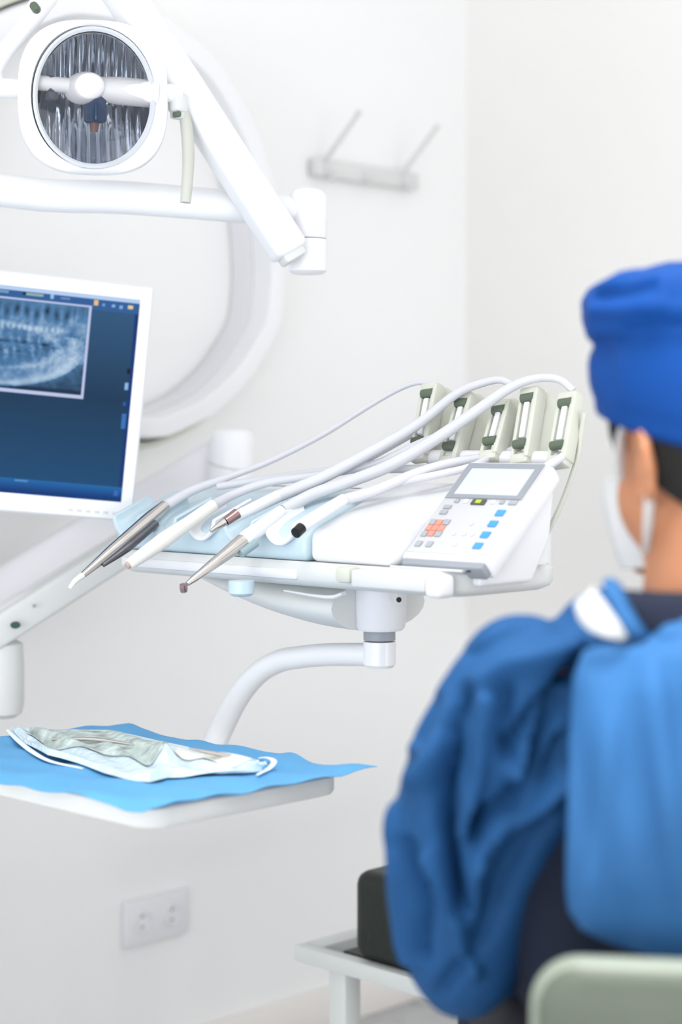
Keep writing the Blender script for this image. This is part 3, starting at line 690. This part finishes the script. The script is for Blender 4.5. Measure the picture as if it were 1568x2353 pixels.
# outline in the plane of the drape
tp = thing('instrument_pouch', 'crumpled pale translucent pouch of instruments lying on the blue drape', 'pouch', PZ(330, 1735, TZ+.005))
front = [(22, 1682), (60, 1716), (110, 1745), (180, 1760), (250, 1778), (300, 1792), (345, 1796), (385, 1786), (440, 1785), (500, 1782), (560, 1780), (600, 1776)]
backl = [(40, 1676), (80, 1678), (130, 1676), (190, 1676), (250, 1676), (310, 1688), (360, 1700), (420, 1712), (480, 1728), (540, 1740), (585, 1750), (618, 1756)]
# heights of the front and back edges above the drape
NP = 34; gridp = []
def samp(lst, s):
    u = s*(len(lst)-1); i = min(int(u), len(lst)-2); f = u-i; return (lst[i][0]*(1-f)+lst[i+1][0]*f, lst[i][1]*(1-f)+lst[i+1][1]*f)
NS = 66
base_z = []
for j in range(NP+1):
    t = j/NP; row = []
    for i in range(NS+1):
        s = i/NS
        f = PZ(*samp(front, s), TZ+.007); b = PZ(*samp(backl, s), TZ+.007+.012)
        p = f.lerp(b, t)
        hgt = .003+.013*max(0, 1-t*4.5)*math.sin(math.pi*min(1, s*1.15+.05))*(.7+.5*math.sin(s*11))+.010*math.sin(t*math.pi)*(.4+.6*abs(math.sin(s*9+t*5)))+.004*math.sin(s*37+t*13)*math.sin(t*math.pi)+.010*t*t*(s > .02)
        hgt += .016*math.exp(-((s-.60)/.05)**2-((t-.35)/.25)**2)
        p.z = TZ+.0055+hgt; 
        if j == 0: p.z = TZ+.0065+.006*max(0, math.sin(s*9))
        row.append(p)
    gridp.append(row)
M_film = mat('pale_blue_pouch_film', (206, 226, 238), .25, var=.08, scale=40, bump=.5, bscale=70, coat=.3)
part('lower_film', sheet(gridp, .0006), M_film, tp, angle=70)
M_print = mat('sage_printed_paper', (180, 194, 190), .5, var=.38, scale=55, bump=.3, bscale=90)
g2 = []
for j in range(10, NP-2):
    g2.append([p+Vector((0, 0, .0022)) for p in gridp[j][5:40]])
part('printed_panel', sheet(g2, .0006), M_print, tp, 'mottled grey green inner panel', angle=70)
g3 = [[p+Vector((0, 0, .0024)) for p in gridp[j][42:64]] for j in range(13, 27)]
part('paper_strip', sheet(g3, .0006), mat('ivory_paper', (226, 228, 220), .5, var=.05, scale=40, bump=.4, bscale=80), tp, angle=70)
for k, (j0, i0, j1, i1_) in enumerate(((14, 12, 20, 30), (20, 45, 22, 60))):
    a, b = gridp[j0][i0]+Vector((0, 0, .006)), gridp[j1][i1_]+Vector((0, 0, .006)); m_ = gridp[(j0+j1)//2][(i0+i1_)//2]+Vector((0, 0, .007))
    part('instrument', tube([a, m_, b], [.0014, .0028, .0024, .0014], 10, 5), M_steel, tp)
part('sealed_edge', tube([PZ(18, 1678, TZ+.012), PZ(40, 1700, TZ+.010), PZ(75, 1728, TZ+.009), PZ(118, 1750, TZ+.008), PZ(190, 1766, TZ+.007)], [.0025, .004, .004, .003, .002], 10, 5, .5), mat('white_seal', (232, 242, 250), .5), tp)
part('curled_strap', tube([PZ(592, 1780, TZ+.008), PZ(618, 1766, TZ+.010), PZ(630, 1750, TZ+.016), PZ(616, 1742, TZ+.014), PZ(598, 1742, TZ+.010)], [.002, .0035, .0038, .003, .0025], 10, 5, .5), MATS['white_seal'], tp, 'curled white strap end')

# ------------------------------------------------------------------ padded bench
tb = thing('padded_bench', 'low bench with dark vinyl cushion on a pale steel frame', 'bench', Vector((-1.7, 2.2, 0)))
FZ = .372; bx0, bx1, by0, by1 = -2.05, -1.30, 1.985, 2.42
for nm, c, s in (('front_rail', ((bx0+bx1)/2, by0+.013, FZ), (bx1-bx0, .026, .026)), ('back_rail', ((bx0+bx1)/2, by1-.013, FZ), (bx1-bx0, .026, .026)), ('side_rail', (bx0+.02, (by0+by1)/2, FZ), (.04, by1-by0-.05, .026)), ('side_rail', (bx1-.013, (by0+by1)/2, FZ), (.026, by1-by0-.05, .026))):
    part(nm, box(c, s, .004, 2), M_steelw, tb)
for x in (bx0+.085, bx1-.03):
    for y in (by0+.028, by1-.03): part('leg', box((x, y, (FZ-.013)/2), (.036, .036, FZ-.013), .004, 2), M_steelw, tb)
part('cushion', box(((-1.945+bx1+.01)/2, (by0+by1)/2+.008, FZ+.013+.067), (bx1+1.935, by1-by0-.006, .134), .022, 4), M_leather, tb)
part('support_board', box(((bx0+bx1)/2+.03, (by0+by1)/2, FZ+.010), (bx1-bx0-.10, by1-by0-.06, .006), 0), M_black, tb)

# ------------------------------------------------------------------ dentist's chair (behind the person's back)
hx = Vector((-.12, .99, 0)); hx.normalize()                     # heading in camera axes
def CC(v, z): return C(v[0], v[1], z)
HD = C(hx.x, hx.y, 0).normalized(); LF = Vector((-HD.y, HD.x, 0))    # heading and left, world
TO = C(.335, 1.70, 0)                                                # torso axis on the floor
def B3(l, f, z): return TO+LF*l+HD*f+Vector((0, 0, z))               # person's own axes: left, forward, up
tcH = thing('dental_stool', 'stool with a grey green padded backrest behind the person', 'chair', B3(0, 0, 0))
part('base_hub', lathe([(.04, .07), (.035, .12), (.028, .40), (.001, .40)], B3(0, .05, 0), (0, 0, 1), 24), M_steelw, tcH)
for k in range(5):
    a = 2*math.pi*k/5+.3; e = B3(0, .05, .08)+Vector((math.cos(a), math.sin(a), 0))*.27; e.z = .075
    l_ = part('base_leg', tube([B3(0, .05, .10), e], [.022, .014], 12, 2), M_steelw, tcH)
    part('caster', ell(Vector((e.x, e.y, .03)), (.02, .02, .03)), M_black, l_)
part('seat', lathe([(.001, .40), (.17, .40), (.195, .415), (.20, .44), (.185, .462), (.001, .47)], B3(0, .06, 0), (0, 0, 1), 40), M_chairb, tcH)
# backrest: its left edge at px 1203..1240
bl = C((1226-CX)/FPX*1.50, 1.50, 0)
rows = []; bw = .40
btop = .748
bo = bl; bd = C(.985, -.14, 0).normalized(); bn = Vector((bd.y, -bd.x, 0))
if bn.dot(C(0, -1, 0)) < 0: bn = -bn
def BR(x, z, n=0): return bo+bd*x+Vector((0, 0, z))+bn*n
def rrect(x0, x1, z0, z1, r, n, k=7):
    out = []
    for (cx_, cz_, a0) in ((x1-r, z1-r, 0), (x0+r, z1-r, 90), (x0+r, z0+r, 180), (x1-r, z0+r, 270)):
        for i in range(k+1):
            a = math.radians(a0+90*i/k); xx_ = cx_+r*math.cos(a); out.append(BR(xx_, cz_+r*math.sin(a), n-.35*(xx_-.2)**2))
    return out
part('backrest', loft([rrect(.010, bw-.01, .49, btop-.010, .035, -.014), rrect(.002, bw-.002, .482, btop-.002, .038, -.010), rrect(0, bw, .48, btop, .040, .004), rrect(.006, bw-.006, .486, btop-.006, .036, .014), rrect(.014, bw-.014, .494, btop-.014, .03, .017)]), M_chairb, tcH)
part('backrest_edge', loft([rrect(-.003, bw+.003, .477, btop+.003, .043, -.006), rrect(-.003, bw+.003, .477, btop+.003, .043, .004), rrect(.004, bw-.004, .484, btop-.004, .038, .010), rrect(.0, bw, .48, btop, .040, -.006)], False), M_chairt, tcH, 'pale sage edge band')
part('back_stem', tube([BR(.2, .55, -.02), BR(.2, .44, -.03), B3(0, -.02, .425)], .016, 12, 4), M_steelw, tcH)

# ------------------------------------------------------------------ the person
tp_ = thing('person', 'seated person in a blue gown and blue cap seen from behind', 'person', B3(0, .3, 0))
HC = B3(-.002, .010, 1.178)                         # head centre
hh = C(-.52, .855, 0).normalized(); hl = Vector((-hh.y, hh.x, 0))    # head heading, its left
TILT = .10
hup = (Vector((0, 0, 1))+hh*TILT).normalized(); hf = (hh-hup*hh.dot(hup)).normalized()
def HH(l, f, u): return HC+hl*l+hf*f+hup*u
RH = Matrix((hl, hf, hup)).transposed()
RB = Matrix((LF, HD, Vector((0, 0, 1)))).transposed()
bod = []
bod.append(ell(HH(0, -.005, .015), (.074, .094, .090), RH))           # skull
bod.append(ell(HH(0, .032, -.055), (.063, .060, .066), RH))           # face
bod.append(cap(HH(.036, .02, -.082), HH(.012, .072, -.108), .022, .020)); bod.append(cap(HH(-.036, .02, -.082), HH(-.012, .072, -.108), .022, .020))   # jaw to chin
bod.append(cap(HH(0, .084, -.008), HH(0, .106, -.046), .009, .013)); bod.append(ell(HH(0, .103, -.048), (.017, .011, .010), RH))   # nose
bod.append(cap(HH(.03, .083, .018), HH(-.03, .083, .018), .009, .009))
bod.append(ell(HH(0, .086, -.078), (.024, .012, .007), RH)); bod.append(ell(HH(0, .085, -.088), (.021, .012, .007), RH))
for s in (1, -1):                                                    # ears
    e = [HH(s*(.078+.010*(1-abs(t))+.004*math.cos(a)), -.002-.016*math.cos(a)*1.0-.012, -.018+.033*math.sin(a)) for t, a in [(0, x) for x in np.linspace(-1.9, 2.6, 10)]]
    e = [HH(s*(.080+.010*max(0, math.cos(x-.4))), -.012-.017*math.cos(x), -.027+.033*math.sin(x)) for x in np.linspace(-2.4, 2.5, 12)]
    bod.append(tube(e, [.0045, .0055, .0058, .0055, .0045], 10, 3)); bod.append(ell(HH(s*.077, -.010, -.029), (.007, .014, .026), RH)); bod.append(ell(HH(s*.076, -.004, -.057), (.007, .008, .010), RH))
nk0, nk1 = B3(-.004, -.012, .985), HH(0, -.026, -.072)
bod.append(cap(nk0, nk1, .064, .058)); bod.append(cap(B3(.02, .01, 1.0), HH(.03, .0, -.07), .035, .030)); bod.append(cap(B3(-.02, .01, 1.0), HH(-.03, .0, -.07), .035, .030))
bod.append(cap(B3(.13, 0, .935), B3(-.13, 0, .935), .042, .042)); bod.append(cap(B3(.05, -.005, .985), B3(.15, 0, .935), .034, .040)); bod.append(cap(B3(-.05, -.005, .985), B3(-.15, 0, .935), .034, .040))
bod.append(ell(B3(0, .01, .86), (.155, .095, .15), RB)); bod.append(ell(B3(0, .01, .70), (.130, .090, .16), RB)); bod.append(ell(B3(0, .0, .58), (.155, .12, .085), RB))
for s in (1, -1):
    sh_ = B3(s*.165, 0, .945); el_ = P(1080, 2180, 1.725) if s > 0 else B3(s*.235, .05, .68); wr = B3(s*.11, .29, .645)
    bod.append(cap(sh_, el_, .040, .034)); bod.append(cap(el_, wr, .036, .024))
    pm = B3(s*.08, .36, .628); bod.append(cap(wr, wr.lerp(pm, .55), .023, .024)); bod.append(cap(wr.lerp(pm, .5)+LF*.016, pm+LF*.02, .015, .011)); bod.append(cap(wr.lerp(pm, .5)-LF*.016, pm-LF*.02, .015, .011)); bod.append(cap(wr.lerp(pm, .5), pm, .016, .012))
    dirf = (pm-wr).normalized()
    for k in range(4):
        o_ = LF*(.028-.0187*k); ln = (.062, .072, .068, .054)[k if s > 0 else k]
        p0 = pm+o_; p1 = p0+dirf*ln*.5+Vector((0, 0, -.004)); p2 = p1+dirf*ln*.5+Vector((0, 0, -.022))
        bod.append(cap(p0, p1, .0085, .0078)); bod.append(cap(p1, p2, .0078, .0066))
    q0 = wr.lerp(pm, .35)-LF*s*.02; q1 = q0-LF*s*.03+dirf*.028; q2 = q1-LF*s*.006+dirf*.03
    bod.append(cap(q0, q1, .011, .0095)); bod.append(cap(q1, q2, .0095, .0078))
    hp = B3(s*.09, .02, .572); kn_ = B3(s*.085, .42, .545); an = B3(s*.10, .44, .09)
    bod.append(cap(hp, kn_, .078, .056)); bod.append(cap(kn_, an, .056, .038)); bod.append(cap(an+Vector((0, 0, -.03)), an+HD*.15+Vector((0, 0, -.055)), .036, .028))
v_, n_, f_ = fused(bod, .0062, 5)
body = part('body', ([tuple(x) for x in v_], f_), M_skin, tp_, recalc=False, angle=180)
for s in (1, -1):
    part('eye', ell(HH(s*.030, .080, .004), (.0115, .0115, .0115), RH, 16, 10), mat('eye_white', (232, 230, 226), .2), tp_)
    r3 = fused([cap(B3(s*.10, .41, .046), B3(s*.10, .60, .042), .045, .040)], .006, 3)
    part('shoe', ([tuple(x) for x in r3[0]], r3[2]), M_white, tp_)
# hair: the back of the head under the cap
hv_ = []; nth, nz_ = 44, 22
ring_l = []
for j in range(nz_+1):
    u = .05-.135*(j/nz_); row = []
    for i in range(nth+1):
        th = math.radians(-82+164*i/nth)                     # 0 = straight back
        edge = abs(th)/math.radians(82)
        uu = u if u > 0 else u*(1-.50*edge**3)
        k = math.sqrt(max(.05, 1-((uu-.015)/.118)**2))
        row.append(HH(math.sin(th)*.079*k, -.005-math.cos(th)*.100*k+.0, uu))
    hv_.append(row)
for r in hv_:
    pass
part('hair', sheet(hv_, -.006), M_hair, tp_, 'short black hair showing below the cap', angle=80)
part('hair', tube([HH(.071, .036, .03), HH(.076, .030, .004), HH(.0755, .027, -.018)], [.007, .006, .0025], 10, 4), M_hair, tp_, 'black sideburn')
part('hair', tube([HH(-.071, .036, .03), HH(-.076, .030, .004), HH(-.0755, .027, -.018)], [.007, .006, .0025], 10, 4), M_hair, tp_, 'black sideburn')
# face mask with straps
mk = []
for j in range(13):
    v = -.030-.088*(j/12); row = []
    for i in range(25):
        th = math.radians(-58+116*i/24); w = 1-.25*(j/12-.3)**2
        rx, ry = .069*w, .090*w+.018*math.cos(th)**4*math.exp(-((j-3)/4)**2)
        row.append(HH(math.sin(th)*rx, .022+math.cos(th)*ry-.006, v+.001*math.sin(j*3)))
    mk.append([HH(-.028, .015, v)]+row+[HH(.028, .015, v)])
mask = part('face_mask', sheet(mk, .002), M_maskw, tp_, 'white face mask with ear straps', angle=80)
for s in (1, -1):
    part('ear_strap', tube([HH(s*.073, .030, -.036), HH(s*.080, .022, -.012), HH(s*.082, .012, .010), HH(s*.083, -.006, .018)], [.006, .0065, .005, .003], 10, 4, .4, hf), M_maskw, mask)
    part('ear_strap', tube([HH(s*.080, -.020, -.036), HH(s*.077, -.012, -.058), HH(s*.070, .000, -.080), HH(s*.058, .018, -.104)], [.004, .0062, .0062, .005], 10, 4, .4, hf), M_maskw, mask)
# surgical cap
def capring(u, rl, rf, dl=0, df=0, wob=0, ph=0, n=84):
    out = []
    for i in range(n):
        a = 2*math.pi*i/n; w_ = 1+wob*math.sin(a*9+ph)+wob*.7*math.sin(a*5+ph*2)
        tilt = .036*math.sin(a)                      # lower at the nape, higher over the brow
        out.append(HH(dl+math.cos(a)*rl*w_, df+math.sin(a)*rf*w_, u+tilt*(1 if u < .05 else max(.25, 1-(u-.05)*18))))
    return out
cr = [capring(.008, .0790, .099, 0, -.005), capring(.004, .0845, .1045, 0, -.005), capring(.018, .090, .110, 0, -.005, .003), capring(.045, .0935, .113, 0, -.004, .004, 1), capring(.072, .091, .110, 0, -.004, .004, 2), capring(.088, .089, .107, 0, -.004, .006, 3),
      capring(.095, .092, .110, .001, -.002, .012, 3.4), capring(.108, .094, .113, 0, 0, .016, 4), capring(.124, .093, .112, 0, 0, .02, 4.6), capring(.139, .087, .105, .002, 0, .03, 5), capring(.149, .078, .092, 0, -.004, .04, 5.6), capring(.158, .050, .06, -.008, -.006, .04, 6), capring(.161, .015, .02, -.010, -.006)]
V, F = loft(cr, False); F.append(tuple(len(V)-84+i for i in range(84)))
co = np.array(V)
def seg_d(P2, a, b):
    a = np.array(a, float); b = np.array(b, float); ab = b-a; t = np.clip(((P2-a)@ab)/(ab@ab), 0, 1); return np.linalg.norm(P2-(a+t[:, None]*ab), axis=1)
def project(W):
    xr = W[:, 0]*CA+W[:, 1]*SA; yr = -W[:, 0]*SA+W[:, 1]*CA
    return np.stack([CX+xr/yr*FPX, HY-(W[:, 2]-CAMZ)/yr*FPX], 1)
def folds(W, N, lst, facing=True, gain=1.0):
    P2 = project(W)+np.stack([9*np.sin(W[:, 2]*47+W[:, 0]*23), 9*np.sin(W[:, 0]*41)], 1); toc_ = np.array([0, 0, CAMZ])-W; toc_ /= np.linalg.norm(toc_, axis=1, keepdims=True)
    wgt = np.clip((N*toc_).sum(1)*1.5+.5, 0, 1) if facing else 1.0; D = np.zeros(len(W))
    for pts, w, a in lst:
        dd = np.min([seg_d(P2, pts[i], pts[i+1]) for i in range(len(pts)-1)], axis=0); D += a*gain*np.exp(-(dd/w)**2)
    return W+N*(D*wgt)[:, None]
def subdiv(g, cuts=1, sm=True):
    me = bpy.data.meshes.new('w'); me.from_pydata([tuple(v) for v in g[0]], [], g[1]); bm = bmesh.new(); bm.from_mesh(me); bmesh.ops.recalc_face_normals(bm, faces=bm.faces)
    bmesh.ops.subdivide_edges(bm, edges=[e for e in bm.edges], cuts=cuts, use_grid_fill=True, smooth=1.0 if sm else 0); bmesh.ops.recalc_face_normals(bm, faces=bm.faces)
    bm.normal_update(); bm.verts.index_update()
    W = np.array([tuple(v.co) for v in bm.verts]); N = np.array([tuple(v.normal) for v in bm.verts]); Fz = [tuple(v.index for v in f.verts) for f in bm.faces]; bm.free(); bpy.data.meshes.remove(me); return W, N, Fz
W, N, Fz = subdiv((V, F), 2)
W = folds(W, N, [([(1370, 690), (1440, 668), (1500, 645)], 13, -.009), ([(1360, 720), (1450, 705), (1530, 690)], 16, .004), ([(1440, 752), (1520, 738), (1600, 752), (1680, 770)], 10, -.004), ([(1500, 705), (1600, 715), (1700, 740)], 18, .004), ([(1380, 800), (1400, 900)], 20, -.003)])
part('surgical_cap', ([tuple(x) for x in W], Fz), M_cap, tp_, 'royal blue surgical cap with puffed top', angle=180)
# dark scrub top and trousers
scr = [ell(B3(0, .012, .855), (.166, .106, .155), RB), ell(B3(0, .012, .70), (.150, .105, .17), RB), cap(B3(.11, 0, .93), B3(-.11, 0, .93), .056, .056), cap(B3(.035, -.008, .985), B3(.12, 0, .94), .038, .044), cap(B3(-.035, -.008, .985), B3(-.12, 0, .94), .038, .044),
       ell(B3(.11, .04, .74), (.075, .10, .13), RB), ell(B3(0, -.012, .992), (.066, .066, .034), RB)]
v_, n_, f_ = fused(scr, .0065, 4)
part('scrub_top', ([tuple(x) for x in v_], f_), M_navy, tp_, 'dark navy scrub top at the neck', recalc=False, angle=180)
tro = [ell(B3(0, 0, .60), (.185, .145, .10), RB)]
for s in (1, -1):
    tro += [cap(B3(s*.09, .02, .585), B3(s*.085, .42, .545), .085, .066), cap(B3(s*.085, .42, .545), B3(s*.10, .44, .14), .066, .052)]
v_, n_, f_ = fused(tro, .009, 4)
part('trousers', ([tuple(x) for x in v_], f_), M_dark, tp_, 'black trousers', recalc=False, angle=180)
# gown
def GP(px, py, d): return P(px, py, d)
sleeve = [P(1200, 1560, 1.66), P(1130, 1665, 1.66), P(1084, 1760, 1.67), P(1062, 1860, 1.68), P(1056, 2000, 1.70), P(1052, 2130, 1.71), P(1066, 2228, 1.72)]
gw = [cap(B3(.130, -.004, .932), B3(-.14, -.004, .932), .062, .062), cap(B3(.05, -.012, .992), B3(.155, -.004, .948), .046, .056), cap(B3(-.05, -.012, .992), B3(-.155, -.004, .948), .046, .056),
      ell(B3(.088, -.008, .990), (.055, .055, .050), RB), ell(B3(0, .02, .88), (.180, .115, .125), RB)]
rad = [.060, .060, .062, .063, .060, .052, .043]
gw += [cap(B3(.165, 0, .945), P(1068, 2190, 1.715), .062, .056)]
for a, b, r0, r1 in zip(sleeve[:-1], sleeve[1:], rad[:-1], rad[1:]): gw.append(cap(a, b, r0, r1))
gw += [cap(P(1240, 1640, 1.66), P(1150, 1850, 1.68), .05, .055), cap(P(1235, 1640, 1.66), P(1235, 1790, 1.67), .045, .050), cap(P(1235, 1790, 1.67), P(1130, 2050, 1.70), .05, .040)]
gw += [cap(sleeve[-1], B3(.16, .18, .655), .046, .042), cap(B3(.16, .18, .655), B3(.115, .27, .648), .042, .034)]
sr = [B3(-.18, 0, .965), B3(-.235, .02, .82), B3(-.235, .05, .685), B3(-.17, .18, .66), B3(-.115, .27, .648)]
for a, b, r0, r1 in zip(sr[:-1], sr[1:], [.062, .07, .058, .05], [.07, .058, .05, .036]): gw.append(cap(a, b, r0, r1))
# front of the gown over the lap
gw += [ell(B3(0, .09, .78), (.13, .06, .15), RB), cap(B3(.08, .16, .615), B3(.07, .38, .60), .070, .050), cap(B3(-.08, .16, .615), B3(-.07, .38, .60), .070, .050), cap(B3(.07, .12, .66), B3(-.07, .12, .66), .06, .06)]
v_, n_, f_ = fused(gw, .0052, 6)
FL = [([(1325, 1520), (1246, 1633), (1173, 1746)], 17, -.022), ([(1166, 1585), (1173, 1660), (1160, 1720)], 14, -.010),
      ([(1085, 1600), (1040, 1680), (1014, 1803), (1031, 1888), (1048, 2030), (1056, 2080)], 19, -.026),
      ([(1297, 1600), (1220, 1760), (1160, 1850), (1099, 1899)], 15, -.016), ([(1100, 1870), (1095, 1930)], 13, -.022),
      ([(929, 1740), (892, 1840)], 16, -.010), ([(935, 1930), (960, 2040), (975, 2090), (980, 2180)], 13, -.012), ([(1090, 2190), (1010, 2270)], 16, -.008),
      ([(1325, 1486), (1161, 1537), (1060, 1640), (965, 1780)], 26, .012), ([(1133, 1622), (1076, 1831), (1076, 1916)], 17, .014), ([(1285, 1576), (1218, 1701), (1175, 1790)], 14, .012),
      ([(1291, 1792), (1161, 1905), (1088, 1990), (1071, 2070)], 20, .016), ([(906, 1850), (918, 2030), (957, 2199)], 16, .010), ([(986, 1960), (1042, 2114), (1099, 2230)], 14, .010),
      ([(1240, 1900), (1140, 2060), (1110, 2150)], 22, -.010), ([(1000, 1600), (950, 1690)], 12, -.006), ([(1190, 1440), (1080, 1500)], 14, -.006), ([(1300, 1700), (1210, 1850), (1120, 1960)], 12, -.010)]
v_ = folds(v_, n_, FL, gain=1.6)
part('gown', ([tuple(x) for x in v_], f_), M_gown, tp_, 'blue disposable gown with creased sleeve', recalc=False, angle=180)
# overlapping back panel of the gown
gridf = []
ed = [(1490, 1480), (1430, 1482), (1342, 1500), (1322, 1560), (1312, 1700), (1308, 1850), (1306, 1960), (1306, 2040), (1312, 2090), (1340, 2130), (1380, 2150)]
NJ, NI = 60, 60
for j in range(NJ+1):
    t = j/NJ; row = []
    ex, ey = samp(ed, t)
    for i in range(NI+1):
        s = i/NI
        xr = 1960-260*0
        px = ex+(xr-ex)*s
        py_r = 1380+(2215-1380)*t
        py = ey+(py_r-ey)*min(1, s*(4.0-2.4*min(1, t*4)))**.9
        if t > .8: py += 30*(t-.8)/.2*math.sin(min(1, s*2)*math.pi*.5)
        # depth: wraps the back
        u_ = (px-1640)/360
        dpt = 1.598-.062*math.sin(math.pi*(.10+.80*t))+.03*min(1.5, abs(u_))**2*(1 if u_ < 0 else 1.6)
        dpt += .030*max(0, 1-(t/.16))
        dpt += -.012*math.exp(-((px-1500-.10*(py-1500))/26)**2)*math.exp(-((t-.45)/.35)**2)-.010*math.exp(-((px-1400+.12*(py-1700))/24)**2)*math.exp(-((t-.6)/.3)**2)+.005*math.sin(px*.021+py*.009)*math.sin(py*.007)+.003*math.sin(px*.05-py*.012)+.006*math.exp(-((px-1450)/50)**2)*math.sin(t*9)
        dpt += .010*math.exp(-s*18)
        row.append(P(px, py, dpt))
    gridf.append(row)
part('back_panel', sheet(gridf, .003), M_gown_lit, tp_, 'overlapping back panel in a painted-in lit blue', angle=180)
# collar facing, tie patch
part('collar', sheet([[P(1386, 1338, 1.60), P(1400, 1332, 1.60), P(1420, 1345, 1.605)], [P(1392, 1375, 1.59), P(1420, 1378, 1.588), P(1438, 1385, 1.60)], [P(1410, 1420, 1.58), P(1440, 1425, 1.578), P(1462, 1430, 1.59)], [P(1440, 1462, 1.575), P(1470, 1462, 1.573), P(1492, 1470, 1.585)]], .004), M_gown_lit, tp_, 'blue folded collar edge', angle=180)
part('collar', sheet([[P(1490, 1472, 1.582), P(1505, 1478, 1.572), P(1520, 1482, 1.572)], [P(1520, 1440, 1.585), P(1545, 1450, 1.575), P(1560, 1460, 1.57)], [P(1568, 1410, 1.60), P(1590, 1425, 1.59), P(1610, 1445, 1.58)], [P(1640, 1385, 1.62), P(1655, 1405, 1.61), P(1670, 1430, 1.60)]], .004), M_gown_lit, tp_, 'blue folded collar edge', angle=180)
nk = [[P(x0_+(x1_-x0_)*t, y_+8*math.sin(t*math.pi), d_-.006*math.sin(t*math.pi)) for t in np.linspace(0, 1, 12)] for x0_, x1_, y_, d_ in ((1415, 1760, 1358, 1.612), (1428, 1745, 1380, 1.604), (1448, 1720, 1410, 1.599), (1470, 1700, 1440, 1.596), (1485, 1680, 1490, 1.594))]
part('scrub_neckband', sheet(nk, .003), M_navy, tp_, 'dark navy neckband in the gown opening', angle=180)
tabl = [(1325, 1378, 1328, 1380), (1322, 1400, 1362, 1350), (1330, 1425, 1382, 1372), (1352, 1448, 1402, 1400), (1385, 1462, 1424, 1432), (1425, 1470, 1442, 1462)]
g_ = [[P(a+(c-a)*t, b+(d_-b)*t, 1.567) for t in np.linspace(0, 1, 6)] for a, b, c, d_ in tabl]
part('neck_tab', sheet(g_, .004), M_maskw, tp_, 'white fastening tab at the neck', angle=180)
